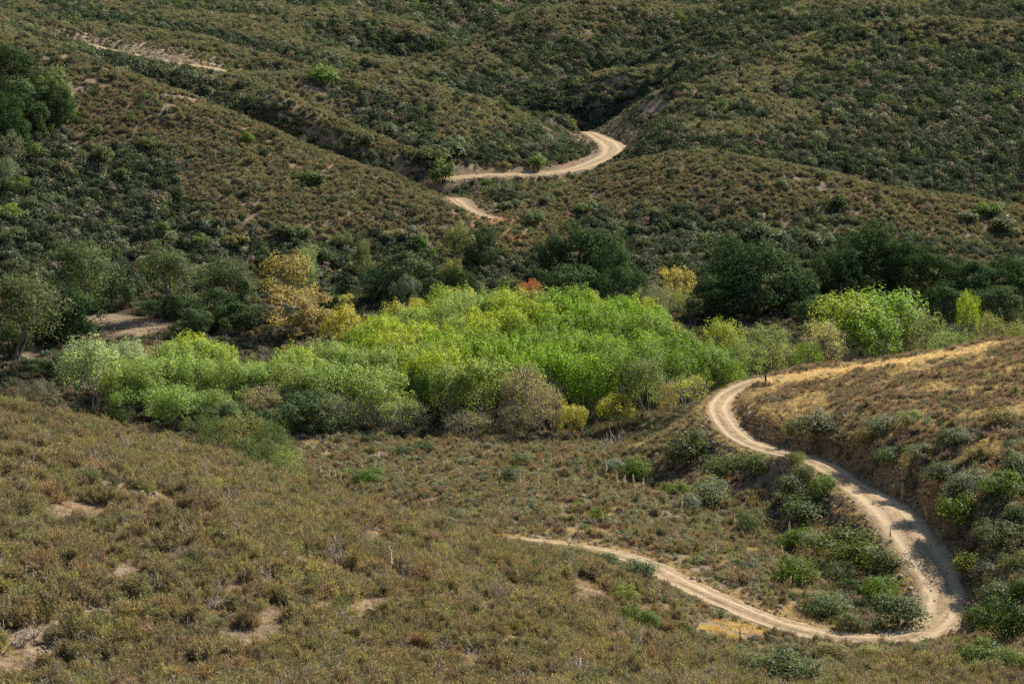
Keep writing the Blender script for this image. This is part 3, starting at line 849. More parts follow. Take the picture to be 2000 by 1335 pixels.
# small litter plants between them
x, y = rand_area(136, 285, 1.1, R, 6); m = (y < near_edge(x) + 1) & clear_of(x, y, .3)
for bx, by, r in BARE: m &= (np.hypot(x - bx, (y - by) * .6) > r * .7) | (R.rand(len(x)) < .15)
x, y = x[m], y[m]; n = len(x)
grass_src = [proto(grass_tuft(131 + k)) for k in range(2)]
tint, pid = pick(R, n, [(.5, DRYB, [0, 1]), (.3, (.30, .25, .19), [0, 1]), (.2, BUCK, [0, 1])])
finish('dry_understorey', 'small dry grey and tan plants between the chamise', x, y, R.uniform(.5, 1.1, n), pid, tint, grass_src, R)

# ---- terrace and ravine: mixed low scrub
R = np.random.RandomState(4)
low_src = [proto(shrub_fine(141 + k, 420, .7, .75, (.14, .32), .045, 40, 'low_scrub')) for k in range(2)] + \
          [proto(shrub_round(151 + k, 420, 1.0, .8, .11, 7, name) if False else shrub_round(151 + k, 420, 1.0, .8, .11, 7)) for k, name in enumerate('ab')] + [proto(dead_shrub(161, .8)), cham_sources[0]]
x, y = rand_area(212, 398, 1.25, R, 8)
ter = (y > near_edge(x) + 1) & ((y < 240) | (x < road_x(y))) & (y < 394)
m = ter & (vnoise(x, y, 4.5, 41) + .5 * vnoise(x, y, 2, 42) < .62) & clear_of(x, y, .25)
m &= np.hypot(x - PATCH[0], (y - PATCH[1]) * .7) > 3.2
m &= np.hypot(x - WASH[0], (y - WASH[1]) * .8) > 6.5
for bx, by, r in BARE: m &= np.hypot(x - bx, (y - by) * .6) > r * (.55 + .35 * vnoise(x, y, 1.3, 39))
x, y = x[m], y[m]; n = len(x)
e, _ = road_near(x, y)
tone = vnoise(x, y, 12, 43); tone2 = vnoise(x, y, 10, 44)
tint, pid = pick(R, n, [(.20 + .45 * tone.clip(0, 1) + .3 * (e < 6), BUCK, [0, 1]), (.22 + .25 * (e < 8), BUCK_P, [0, 1]), (.42 + .5 * (-tone).clip(0, 1), SAGE, [0, 1, 2]), (.28, CHAM, [5, 0]),
                        (.10 + .2 * tone2.clip(0, 1), GREYG, [2, 3]), (.10, (.4, .4, .4), [4]), (.10, CHAM_Y, [0, 1])])
finish('mixed_scrub', 'low reddish buckwheat and grey sage on the terrace', x, y, R.uniform(.55, 1.4, n) * (.4 + .6 * smooth(.3, 5, e)), pid, tint, low_src, R)
# dry grass on the terrace and beside the road
x, y = rand_area(212, 398, 3.2, R, 8)
ter = ((y > near_edge(x)) | (np.hypot(x - PATCH[0], y - PATCH[1]) < 4.5)) & ((y < 240) | (x < road_x(y))) & (y < 394)
e, _ = road_near(x, y)
m = ter & (e > -.35) & ((e > .2) | (R.rand(len(x)) < .35)) & ((vnoise(x, y, 6, 45) > .1) | (e < 2.2) | ((np.hypot(x - PATCH[0], y - PATCH[1]) < 4.5) & (vnoise(x, y, 1.4, 46) > -.3))) & (np.hypot(x - WASH[0], (y - WASH[1]) * .8) > 7)
for bx, by, r in BARE: m &= np.hypot(x - bx, y - by) > r * .55
x, y = x[m], y[m]; n = len(x)
tint, pid = pick(R, n, [(.6, STRAW, [0, 1]), (.4, DRYB, [0, 1])])
tint *= np.where((np.hypot(x - PATCH[0], y - PATCH[1]) < 4.5)[:, None], np.array([1.08, 1.0, .78]), np.array([.88, .88, .88]))
finish('dry_grass', 'dry straw coloured grass on the terrace and road edges', x, y, R.uniform(.5, 1.05, n), pid, tint, grass_src, R)

# ---- golden hill
R = np.random.RandomState(6)
x, y = rand_area(238, 384, 13, R, 12)
e, _ = road_near(x, y)
m = (x > road_x(y) + .5) & (e > .4); x, y = x[m], y[m]; e = e[m]
track = line_dist(x, y, LINE_GRASS)
g = vnoise(x, y, 6, 51) + .5 * vnoise(x, y, 2.5, 52) + .9 * smooth(290, 365, y) + .5
m = ((g > -.75) | (e < 3)) & ~((track < 1.3) & (R.rand(len(x)) < .75)); x, y = x[m], y[m]; n = len(x)
tint, pid = pick(R, n, [(.75, STRAW, [0, 1]), (.18, DRYB, [0, 1]), (.07, (.42, .28, .14), [0, 1])])
tint *= (1 + .30 * smooth(5.5, 3.5, line_dist(x, y, LINE_GRASS)))[:, None]
finish('golden_grass', 'short golden dry grass on the right hand hill', x, y, R.uniform(.45, .95, n), pid, tint, grass_src, R, lean=.2)
x, y = rand_area(238, 384, 1.5, R, 12)
e, _ = road_near(x, y)
near_road = smooth(16, 4, e)
g = vnoise(x, y, 5.5, 53) + .6 * vnoise(x, y, 2.4, 54)
for bx, by, r in RUST: g = np.where(np.hypot(x - bx, (y - by) * .7) < r * .75, 9, g)
m = (x > road_x(y) + .6) & (e > .9) & (g < .06 + .35 * (1 - smooth(270, 350, y))) & (line_dist(x, y, LINE_GRASS) > 2.8)
x, y, e = x[m], y[m], e[m]; n = len(x)
lowp = 1 - smooth(262, 320, y)
tint, pid = pick(R, n, [(.55, BUCK_P, [0, 1]), (.40, BUCK, [0, 1]), (.05 + .35 * lowp, SAGE, [0, 2]), (.05 + .30 * lowp, GREYG, [2, 3]), (.06, (.4, .4, .4), [4]), (.12 * lowp + .03, CHAM, [5])])
finish('purplish_scrub', 'low purplish brown buckwheat on the golden hill', x, y, R.uniform(.5, 1.15, n) * (1 + .7 * lowp), pid, tint, low_src, R)

x, y = rand_area(238, 384, 3.0, R, 12)
e, _ = road_near(x, y); m = (x > road_x(y) + .4) & (e > .5) & (line_dist(x, y, LINE_GRASS) > 2.2); x, y = x[m], y[m]; n = len(x)
tint, pid = pick(R, n, [(.4, BUCK_P, [0, 1]), (.35, BUCK, [0, 1]), (.25, DRYB, [0, 1])])
finish('dry_forbs', 'small brown dead weeds between the golden grass', x, y, R.uniform(.25, .55, n), pid, tint, low_src, R)

# ---- valley floor under and beside the trees
R = np.random.RandomState(7)
x, y = rand_area(380, 545, .34, R, 14)
m = ((x < road_x(np.minimum(y, 370)) - 1) | (y > 392)) & clear_of(x, y, .5)
for bx, by, r in BARE: m &= np.hypot(x - bx, (y - by) * .6) > r
x, y = x[m], y[m]; n = len(x)
tint, pid = pick(R, n, [(.35, GREYG, [2, 3]), (.25, OAKS, [2, 3]), (.2, CHAM_D, [0, 1]), (.08, BUCK_P, [0, 1]), (.15, (.4, .4, .4), [4])])
finish('valley_undergrowth', 'dark low undergrowth between the valley trees', x, y, R.uniform(.8, 1.7, n), pid, tint, low_src, R)

# ---- hillsides beyond the valley
far_src = [proto(shrub_fine(171 + k, 210, 1.0, .85, (.25, .55), .11, 16, 'hill_scrub')) for k in range(2)] + \
          [proto(shrub_round(181 + k, 330, 1.5, 1.05, .19, 9, stems=False)) for k in range(4)]
def hillside(name, label, y0, y1, dens, size, seed, cool=0.0):
    R = np.random.RandomState(seed)
    x, y = rand_area(y0, y1, dens, R, 16)
    gap = vnoise(x, y, 8, 61) + .6 * vnoise(x, y, 3.5, 62)
    e, _ = road_near(x, y)
    m = clear_of(x, y, .8) & (e > np.where(y > 740, .8, 3.0)) & (gap < 1.0)
    for bx, by, r in BARE + RUST: m &= (np.hypot(x - bx, (y - by) * .6) > r * .75) | (R.rand(len(x)) < .5)
    x, y, e = x[m], y[m], e[m]; n = len(x)
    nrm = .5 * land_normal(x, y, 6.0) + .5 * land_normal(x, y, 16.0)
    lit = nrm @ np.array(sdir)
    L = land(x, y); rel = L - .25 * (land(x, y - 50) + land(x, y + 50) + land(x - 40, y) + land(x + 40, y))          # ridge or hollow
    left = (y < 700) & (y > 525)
    off_sun = 1 - smooth(.45, .63, lit) ; hollow = 1 - smooth(-2.5, 3.5, rel)  # slope turned from the sun; real greener scrub, with shade worked into its tints
    q = .38 * off_sun + .74 * hollow + .12 * vnoise(x, y, 22, 63) + .12 * vnoise(x, y, 8, 64) - .42 * left
    g = .05 + .92 * smooth(.20, .85, q)  # dark flanks, light crests: plant colour, deepened as painted ridge shading
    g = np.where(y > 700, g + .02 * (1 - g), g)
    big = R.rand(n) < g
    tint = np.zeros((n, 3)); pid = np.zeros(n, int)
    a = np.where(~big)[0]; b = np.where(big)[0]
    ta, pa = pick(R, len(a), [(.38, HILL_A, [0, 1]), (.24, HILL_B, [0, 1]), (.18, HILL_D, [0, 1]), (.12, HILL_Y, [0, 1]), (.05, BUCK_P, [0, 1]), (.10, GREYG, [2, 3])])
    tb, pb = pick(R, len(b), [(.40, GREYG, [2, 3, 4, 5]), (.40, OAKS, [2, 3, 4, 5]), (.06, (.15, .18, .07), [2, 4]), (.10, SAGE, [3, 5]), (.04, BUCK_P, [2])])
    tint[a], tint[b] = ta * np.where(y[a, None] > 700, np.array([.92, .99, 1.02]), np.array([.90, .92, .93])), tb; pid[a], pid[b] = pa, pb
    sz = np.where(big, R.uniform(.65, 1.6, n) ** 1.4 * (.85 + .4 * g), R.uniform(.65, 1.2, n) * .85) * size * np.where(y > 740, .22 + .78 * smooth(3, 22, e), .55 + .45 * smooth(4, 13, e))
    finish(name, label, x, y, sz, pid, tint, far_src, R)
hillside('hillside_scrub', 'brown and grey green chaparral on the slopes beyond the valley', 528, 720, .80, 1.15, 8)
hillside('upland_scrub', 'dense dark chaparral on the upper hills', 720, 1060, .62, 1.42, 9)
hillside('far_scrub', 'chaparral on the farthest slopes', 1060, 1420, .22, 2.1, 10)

# ---- stones shed from the cut banks
R = np.random.RandomState(12)
st = []
for line, hw in ROADS[:2]:
    k = R.randint(0, len(line), 2600 if line is LINE_MAIN else 700); T = unit(np.gradient(line[:, :2], axis=0))[k]
    side = np.where(R.rand(len(k)) < .7, 1, -1); off = hw[k] * 1.05 + np.abs(R.normal(size=len(k))) * 1.3
    st.append(np.column_stack([line[k, 0] + T[:, 1] * off * side, line[k, 1] - T[:, 0] * off * side]))
for bx, by, r in BARE + [(*WASH[:2], 7)]:
    st.append(np.column_stack([bx + R.normal(size=70) * r * .5, by + R.normal(size=70) * r * .7]))
st = np.vstack(st); n = len(st)
def pebble(seed): return proto(boulder(seed, .5))
sz = np.exp(R.normal(size=n) * .55) * .22
scatter('loose_stones', 'loose stones along the road edges and on bare soil', np.column_stack([st, land(st[:, 0], st[:, 1]) + .02]), R.rand(n, 3) * 6.28, np.repeat(sz[:, None], 3, 1), R.randint(0, 2, n), np.ones((n, 3)), [pebble(651), pebble(652)])

# ================================================================ trees
T_COT = [(tree(201 + k, 13.0, 8.6, 84, 46, 1.05, .33, bare=.16, stems=2, limbs=12, tr=.2, bark=M_PALE, twig=60, spire=1.7), 13.0, 8.6) for k in range(5)]
T_PALE = [(tree(211 + k, 12.0, 8.4, 90, 78, 1.1, .27, bare=.06, stems=3, limbs=16, tr=.2, bark=M_PALE, twig=160, gaps=.4, spire=1.7), 12.0, 8.4) for k in range(3)]
T_TWIG = [(tree(216 + k, 10.0, 8.0, 66, 46, 1.0, .24, bare=.05, stems=4, limbs=22, tr=.2, bark=M_TWIG, twig=520, gaps=.7), 10.0, 8.0) for k in range(2)]
T_OAK = [(tree(221 + k, 11.0, 13.0, 54, 165, 1.65, .40, bare=.02, stems=1, limbs=10, tr=.42, mat=M_OAK, bark=M_DARK, shell=(.45, 1.0), asp=.65, low=-.95, gaps=.3), 11.0, 13.0) for k in range(4)]
T_EUC = [(tree(231 + k, 17.0, 9.0, 56, 130, 1.35, .46, bare=.16, stems=1 + k % 2, limbs=16, tr=.24, bark=M_BARK, asp=.3, droop=.8, gaps=.5, shell=(.3, 1.0), lean=.04 * (k - 1), twig=40), 17.0, 9.0) for k in range(3)]
T_SYC = [(tree(241 + k, 16.0, 9.5, 54, 80, 1.2, .36, bare=.05, stems=1, limbs=18, tr=.32, bark=M_PALE, asp=.8, gaps=.4, shell=(.3, 1.0), twig=80, low=-.7, spire=1.3), 16.0, 9.5) for k in range(2)]
T_WIL = [(tree(251 + k, 8.0, 9.0, 60, 60, 1.05, .30, bare=.02, stems=4, limbs=14, tr=.22, bark=M_BARK, asp=.4, low=-.6, twig=60), 8.0, 9.0) for k in range(3)]
T_COL = [(tree(261, 11.0, 2.0, 36, 40, .55, .28, bare=.04, limbs=6, tr=.15, mat=M_OAK, bark=M_DARK, low=-.9), 11.0, 2.0)]
KINDS = {'cot': T_COT, 'pale': T_PALE, 'twig': T_TWIG, 'oak': T_OAK, 'euc': T_EUC, 'syc': T_SYC, 'wil': T_WIL, 'col': T_COL}
TINTS = {'green': (.175, .29, .028), 'deep': (.135, .22, .032), 'lime': (.275, .345, .040), 'yellow': (.38, .37, .07), 'gold': (.30, .25, .09), 'pale': (.235, .325, .082), 'dim': (.18, .25, .085), 'silver': (.30, .37, .20),
         'olive': (.21, .22, .085), 'oak': (.048, .080, .031), 'oak2': (.072, .108, .048), 'euc': (.105, .13, .054), 'willowd': (.095, .138, .048), 'orange': (.41, .31, .085), 'red': (.44, .19, .09), 'willow': (.18, .235, .085), 'tan': (.34, .305, .155),
         'grey': (.15, .175, .115)}
RT = np.random.RandomState(77)
def put_tree(name, kind, x, y, H, W, tint, label, cat='tree', group=None, sink=.1, var=None):
    ks = KINDS[kind]; (trunk, crown, twigs), h0, w0 = ks[RT.randint(len(ks)) if var is None else var % len(ks)]
    z = float(land(x, y)) - sink
    if kind == 'oak': W *= 1.18; H *= 1.06
    o = empty(name, (x, y, z), RT.rand() * 6.283, (W / w0, W / w0 * RT.uniform(.92, 1.08), H / h0))
    tag(o, label, cat, group)
    part('trunk', trunk, o)
    if twigs: part('twigs', twigs, o)['kind'] = 'stuff'
    part('crown', crown, o, vary(TINTS[tint], 1, RT, .08, .04)[0])
    return o
def tree_at(name, kind, u, vtop, d, wpx, tint, label, group=None, var=None, k=1.0):
    if kind in ('pale', 'twig'): d += RT.normal() * 3; vtop += RT.normal() * 7
    x, y, ztop = at_d(u, vtop, d)
    H = max(ztop - float(land(x, y)) + .1, 2.0)
    return put_tree(name, kind, x, y, H * k, wpx * d / FPX * 1.02, tint, label, 'tree', group, var=var)

# ---- the cottonwood grove: a jittered stand, taller in the middle
EDGE_L = [(400, 870), (410, 850), (420, 850), (430, 655), (440, 670), (450, 700), (460, 770), (472, 840)]
EDGE_R = [(400, 1225), (410, 1270), (420, 1380), (430, 1400), (440, 1370), (450, 1320), (460, 1275), (472, 1240)]
g = 'cottonwoods massed in the grove'
yy = 403.0; row = 0
while yy < 474:
    ul = np.interp(yy, *zip(*EDGE_L)); ur = np.interp(yy, *zip(*EDGE_R))
    xl, xr = (ul - 1000) / FPX * yy * 1.01, (ur - 1000) / FPX * yy * 1.01
    nx = max(int((xr - xl) / 6.0), 1)
    for i in range(nx + 1):
        x = xl + (xr - xl) * (i + (.25 if row % 2 else -.05)) / nx + RT.normal() * .9; y = yy + RT.normal() * .9
        if x > xr + 1.5 or RT.rand() < .06: continue
        s = (x - xl) / (xr - xl)
        H = 13.2 + 1.3 * float(vnoise(np.array([x]), np.array([y]), 13, 71)[0]) + RT.normal() * .45 - 1.2 * (1 - smooth(402, 415, y)) - 1.5 * (abs(s - .5) > .47) - 2.6 * smooth(.16, -.02, s) * (y > 425)
        q = .5 * s + .5 * smooth(480, 410, y) + RT.normal() * .12 + .25 * float(vnoise(np.array([x]), np.array([y]), 15, 72)[0])
        tn = 'deep' if q > .83 else 'green' if q > .50 else 'lime' if q > .22 else 'pale'
        put_tree('cottonwood_tree', 'cot' if tn != 'pale' else 'pale', x, y, H, RT.uniform(7.6, 9.6), tn,
                 {'deep': 'deep green cottonwood crowded among its likes on the right side of the grove', 'green': 'bright green cottonwood crowded among its likes in the heart of the grove',
                  'lime': 'yellowish green cottonwood crowded among its likes at the far side of the grove', 'pale': 'pale dusty green cottonwood crowded among its likes on the left edge of the grove'}[tn], 'tree', g)
    yy += 5.6; row += 1

# ---- fill of the left lobe
for i in range(30):
    d = RT.uniform(389, 428); u = RT.uniform(215, 850)
    if u > 540 and d < 396: continue
    vt = np.interp(d, [388, 400, 415, 430], [775, 730, 690, 662]) + RT.normal() * 12 + 10 * (abs(u - 480) < 60)
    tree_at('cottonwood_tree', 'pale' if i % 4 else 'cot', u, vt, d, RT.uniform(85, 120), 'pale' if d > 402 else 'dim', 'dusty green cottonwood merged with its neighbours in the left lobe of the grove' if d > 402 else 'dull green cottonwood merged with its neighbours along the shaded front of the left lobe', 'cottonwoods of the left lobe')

for u, vt, d in ((455, 712, 412), (490, 722, 408), (525, 712, 412), (470, 745, 398), (545, 730, 402)):
    tree_at('cottonwood_tree', 'pale', u, vt, d, 112, 'pale', 'dusty green cottonwood merged with its neighbours in the left lobe of the grove', 'cottonwoods of the left lobe')

# ---- one by one: (name, kind, u, v of the top, distance, crown width in photo pixels, tint, label)
for a in [
    # left lobe of the grove
    ('poplar_tree', 'pale', 175, 655, 412, 145, 'silver', 'silvery green poplar with shining pale leaves at the left end of the grove'),
    ('poplar_tree', 'pale', 250, 660, 430, 95, 'silver', 'smaller silvery poplar half hidden behind the shining one'),
    ('cottonwood_tree', 'cot', 365, 645, 430, 130, 'lime', 'broad lime green cottonwood forming the top of the left lobe of the grove'),
    ('cottonwood_tree', 'cot', 425, 668, 425, 90, 'lime', 'lime green cottonwood just right of the top of the left lobe'),
    ('cottonwood_tree', 'pale', 315, 668, 424, 100, 'tan', 'cottonwood with rusty tan leaf tips at the back of the left lobe'),
    ('cottonwood_tree', 'pale', 240, 700, 404, 105, 'pale', 'dull green cottonwood low in front of the silvery poplar'),
    ('cottonwood_tree', 'pale', 300, 690, 406, 110, 'pale', 'pale green twiggy cottonwood second from the left along the grove front'),
    ('cottonwood_tree', 'pale', 372, 682, 408, 115, 'pale', 'pale green twiggy cottonwood below the lime green dome'),
    ('cottonwood_tree', 'pale', 440, 690, 408, 105, 'pale', 'pale green cottonwood in the dip between the two front domes'),
    ('cottonwood_tree', 'pale', 255, 745, 392, 105, 'pale', 'grey green cottonwood low by the crest of the near hill, leftmost'),
    ('cottonwood_tree', 'pale', 335, 752, 392, 115, 'pale', 'dusty cottonwood showing bare twigs above the near hill crest'),
    ('cottonwood_tree', 'pale', 410, 745, 394, 105, 'pale', 'dusty green cottonwood between bare twigs and the dark live oak'),
    ('cottonwood_tree', 'pale', 500, 700, 420, 95, 'pale', 'pale cottonwood filling the gap left of the wide pale dome'),
    ('cottonwood_tree', 'twig', 515, 745, 398, 90, 'tan', 'half bare tan cottonwood above the dark live oak'),
    ('cottonwood_tree', 'cot', 575, 668, 416, 110, 'lime', 'lime green cottonwood on the left shoulder of the wide pale dome'),
    ('cottonwood_tree', 'pale', 620, 655, 424, 120, 'pale', 'pale green cottonwood at the top of the wide pale dome'),
    ('cottonwood_tree', 'pale', 690, 664, 422, 115, 'pale', 'pale green cottonwood just right of the top of the wide pale dome'),
    ('cottonwood_tree', 'pale', 760, 668, 420, 115, 'pale', 'pale yellowish cottonwood nearing the right end of the wide pale dome'),
    ('cottonwood_tree', 'pale', 815, 680, 414, 85, 'lime', 'lime tinted cottonwood closing the right end of the wide pale dome'),
    ('cottonwood_tree', 'pale', 562, 702, 402, 110, 'pale', 'pale cottonwood low on the left front of the wide pale dome'),
    ('cottonwood_tree', 'pale', 640, 695, 402, 135, 'pale', 'pale grey green cottonwood low on the middle front of the wide dome'),
    ('cottonwood_tree', 'pale', 728, 700, 400, 135, 'pale', 'pale grey green cottonwood low on the right front of the wide dome'),
    ('cottonwood_tree', 'twig', 640, 770, 394, 95, 'willow', 'thin leaved cottonwood behind the dark oak of the grove front'),
    ('cottonwood_tree', 'twig', 715, 775, 391, 100, 'pale', 'mostly bare grey cottonwood left in the open front of the grove'),
    ('cottonwood_tree', 'twig', 790, 770, 391, 100, 'pale', 'spreading bare twigged cottonwood with green tips in the grove front'),
    ('cottonwood_tree', 'pale', 880, 705, 398, 110, 'pale', 'grey green cottonwood over white limbs left of the front gap'),
    ('cottonwood_tree', 'cot', 950, 692, 398, 130, 'pale', 'large yellowish grey cottonwood with white forked limbs in the grove front'),
    ('cottonwood_tree', 'twig', 1030, 705, 396, 110, 'tan', 'tan and leafless topped cottonwood right of the white limbed one'),
    ('cottonwood_tree', 'twig', 1065, 745, 392, 90, 'tan', 'beige half bare cottonwood beside the small yellow tree'),
    ('cottonwood_tree', 'twig', 920, 790, 389, 100, 'olive', 'bare grey stems filling the shade under the white limbed cottonwood'),
    ('cottonwood_tree', 'twig', 1000, 790, 388, 90, 'olive', 'bare grey thicket just left of the small yellow tree'),
    ('cottonwood_tree', 'cot', 1155, 740, 400, 90, 'green', 'bright green cottonwood behind the small yellow trees'),
    ('small_cottonwood', 'pale', 1112, 788, 388, 66, 'yellow', 'small yellow leaved tree standing at the open front of the grove'),
    ('small_cottonwood', 'cot', 1207, 765, 389, 82, 'yellow', 'small round pale yellow tree alone at the right front of the grove'),
    ('cottonwood_tree', 'pale', 1263, 710, 392, 84, 'willow', 'upright grey green tree behind the round pale yellow one'),
    ('cottonwood_tree', 'twig', 1345, 728, 388, 92, 'yellow', 'straw yellow twiggy tree just left of the road bend'),
    ('small_cottonwood', 'twig', 1305, 745, 386, 46, 'orange', 'thin orange leaved sapling between grey green and straw trees'),
    # yellow rim behind the main grove
    ('cottonwood_tree', 'cot', 672, 592, 462, 84, 'yellow', 'bright yellow cottonwood at the far left corner of the grove'),
    ('cottonwood_tree', 'cot', 770, 583, 470, 66, 'yellow', 'yellow cottonwood on the far rim between green neighbours'),
    ('cottonwood_tree', 'cot', 815, 575, 472, 44, 'yellow', 'narrow yellow cottonwood beside the tallest lime green ones'),
    ('cottonwood_tree', 'cot', 860, 553, 476, 72, 'lime', 'tall lime yellow cottonwood standing out at the far rim'),
    ('cottonwood_tree', 'cot', 905, 556, 477, 66, 'yellow', 'yellow tinged cottonwood second in the tall far rim'),
    ('cottonwood_tree', 'cot', 985, 556, 476, 80, 'green', 'green cottonwood left of the red orange bush'),
    ('cottonwood_tree', 'cot', 1205, 570, 472, 80, 'green', 'rounded green cottonwood near the right of the far rim'),
    ('cottonwood_tree', 'cot', 1330, 635, 438, 84, 'deep', 'deep green leafy tree at the right end of the main grove'),
    ('cottonwood_tree', 'cot', 1370, 668, 428, 80, 'deep', 'deep green tree low at the right end of the grove above the road'),
    ('cottonwood_tree', 'cot', 1412, 618, 448, 86, 'lime', 'glowing lime yellow tree right of the main grove'),
    ('small_cottonwood', 'syc', 1312, 612, 462, 56, 'orange', 'small orange yellow tree behind the right end of the grove'),
    ('sycamore_tree', 'syc', 845, 632, 446, 66, 'gold', 'brown leaved gappy tree sunk in the middle left of the grove'),
    # dark trees in front, left
    ('live_oak', 'oak', 440, 785, 388, 100, 'oak2', 'dark live oak on the near hill crest in front of dusty cottonwoods'),
    ('live_oak', 'oak', 598, 768, 388, 120, 'oak2', 'dark round live oak left of the open grove front'),
    ('willow_bush', 'wil', 385, 808, 376, 84, 'willowd', 'green willow bush peeping over the near crest, farthest left of the row'),
    ('willow_bush', 'wil', 430, 805, 370, 96, 'willowd', 'green willow bush below the dark live oak on the near crest'),
    ('willow_bush', 'wil', 478, 798, 366, 100, 'olive', 'olive green willow bush tucked behind the near hill crest'),
    ('willow_bush', 'wil', 528, 815, 360, 96, 'willowd', 'mid green willow bush left of the round live oak'),
    ('willow_bush', 'wil', 470, 842, 350, 90, 'willowd', 'low green willow bush half sunk behind the near crest'),
    ('willow_bush', 'wil', 520, 856, 344, 90, 'willowd', 'light green willow bush at the lower end of the near crest'),
    ('willow_bush', 'wil', 562, 866, 342, 80, 'willow', 'grey green willow bush where the near crest meets the terrace'),
    ('live_oak', 'oak', 510, 800, 372, 70, 'oak2', 'small dark oak between olive willow and round live oak'),
    ('willow_bush', 'wil', 75, 735, 420, 90, 'grey', 'grey green willow bush beside the two tall trunks at left'),
    ('live_oak', 'oak', 120, 690, 440, 90, 'oak', 'dark live oak behind the silvery poplar'),
    ('live_oak', 'oak', 60, 700, 446, 70, 'oak2', 'small dark oak at the foot of the tall gum'),
    # left rear
    ('live_oak', 'oak', 85, 588, 474, 90, 'oak', 'dark oak between the two tall gums at left'),
    ('live_oak', 'oak', 15, 630, 462, 80, 'oak', 'dark oak cut by the left border behind the two trunked gum'),
    ('live_oak', 'oak', 215, 520, 520, 80, 'oak2', 'dusty oak on the slope foot left of the dark brush heap'),
    ('eucalyptus_tree', 'euc', 30, 505, 452, 170, 'euc', 'tall gum tree with two slim dark trunks at the left border'),
    ('eucalyptus_tree', 'euc', 150, 445, 498, 130, 'euc', 'tall grey green gum tree rising behind the dark oak at left'),
    ('live_oak', 'oak', 140, 562, 478, 125, 'oak', 'broad dark live oak left of the dry clearing'),
    ('eucalyptus_tree', 'euc', 312, 460, 506, 112, 'euc', 'leaning gum tree with pale trunk beside the dry clearing'),
    ('live_oak', 'oak', 350, 572, 508, 92, 'oak', 'dark live oak behind the pale trunked gum'),
    ('live_oak', 'oak', 305, 585, 514, 70, 'oak', 'small dark oak in the shade of the pale trunked gum'),
    ('eucalyptus_tree', 'euc', 445, 490, 520, 125, 'euc', 'wide sparse gum tree behind the row of dark oaks'),
    ('cypress_tree', 'col', 473, 525, 506, 22, 'oak', 'narrow dark column shaped tree beside the sparse gum'),
    ('live_oak', 'oak', 425, 562, 500, 85, 'oak', 'dark oak left of the golden sycamore, back row'),
    ('live_oak', 'oak', 460, 588, 490, 110, 'oak', 'large dark oak touching the golden sycamore'),
    ('live_oak', 'oak', 385, 600, 486, 70, 'oak2', 'dark oak at the right of the dry clearing'),
    ('sycamore_tree', 'syc', 566, 464, 506, 118, 'gold', 'upper golden brown sycamore with ragged crown'),
    ('sycamore_tree', 'syc', 574, 542, 484, 158, 'gold', 'large lower golden brown sycamore in front of the oaks'),
    ('eucalyptus_tree', 'euc', 596, 462, 520, 62, 'willow', 'slim green tree growing through the top of the golden sycamore'),
    ('live_oak', 'oak', 640, 570, 505, 62, 'oak', 'small dark oak between golden sycamore and yellow cottonwood'),
    ('small_cottonwood', 'syc', 668, 560, 506, 44, 'yellow', 'thin yellow leaved sapling behind the bright yellow cottonwood'),
    ('eucalyptus_tree', 'euc', 705, 452, 545, 44, 'euc', 'thin tall gum on the slope left of the round oak'),
    ('live_oak', 'oak', 790, 488, 530, 132, 'oak2', 'big round blue green oak at the foot of the left hill'),
    ('live_oak', 'oak', 735, 520, 535, 70, 'oak2', 'small oak leaning on the big round one'),
    ('live_oak', 'oak', 795, 535, 505, 52, 'grey', 'small grey oak in front of the big round one'),
    ('eucalyptus_tree', 'euc', 897, 425, 560, 66, 'olive', 'pale yellow green poplar high on the foot of the left hill'),
    ('eucalyptus_tree', 'euc', 880, 492, 535, 48, 'olive', 'small pale sapling below the yellow green poplar'),
    ('live_oak', 'oak', 940, 438, 562, 62, 'oak2', 'green oak right of the pale yellow green poplar'),
    ('live_oak', 'oak', 900, 520, 520, 84, 'oak', 'dark oak behind the lime yellow far rim'),
    ('live_oak', 'oak', 840, 545, 512, 60, 'oak', 'dark oak peeping out beside the narrow yellow cottonwood'),
    # centre rear
    ('maple_bush', 'wil', 1035, 540, 520, 56, 'red', 'orange red autumn bush glowing behind the grove'),
    ('live_oak', 'oak', 1140, 440, 550, 150, 'oak', 'large spreading dark oak above the centre of the grove'),
    ('live_oak', 'oak', 1195, 475, 540, 80, 'oak2', 'dark oak hugging the right of the large spreading one'),
    ('live_oak', 'oak', 1110, 515, 522, 115, 'oak2', 'grey green domed oak behind the centre of the grove'),
    ('live_oak', 'oak', 1218, 520, 512, 92, 'oak', 'dark oak right of the sandy gap behind the grove'),
    ('live_oak', 'oak', 1075, 455, 556, 60, 'oak2', 'oak at the mouth of the draw'),
    ('willow_bush', 'wil', 1275, 545, 495, 80, 'grey', 'grey willow bush left of the orange tree'),
    ('cottonwood_tree', 'syc', 1318, 502, 518, 72, 'orange', 'orange autumn tree between grey bushes and the big dark oak'),
    ('willow_bush', 'wil', 1320, 560, 500, 70, 'willow', 'green willow under the orange tree'),
    # right rear
    ('live_oak', 'oak', 1478, 472, 510, 185, 'oak', 'biggest dark oak with spreading limbs right of the orange tree'),
    ('live_oak', 'oak', 1400, 540, 502, 110, 'oak', 'dark oak joined to the left of the biggest one'),
    ('live_oak', 'oak', 1555, 530, 512, 100, 'oak2', 'dark green oak joined to the right of the biggest one'),
    ('live_oak', 'oak', 1420, 458, 548, 70, 'oak2', 'oak higher on the slope behind the biggest one'),
    ('live_oak', 'oak', 1690, 438, 545, 130, 'oak', 'tall dark oak topping the wood at right'),
    ('live_oak', 'oak', 1640, 490, 535, 95, 'oak', 'dark oak left of the tallest in the right wood'),
    ('live_oak', 'oak', 1755, 468, 540, 100, 'oak', 'dark oak just right of the tallest in the right wood'),
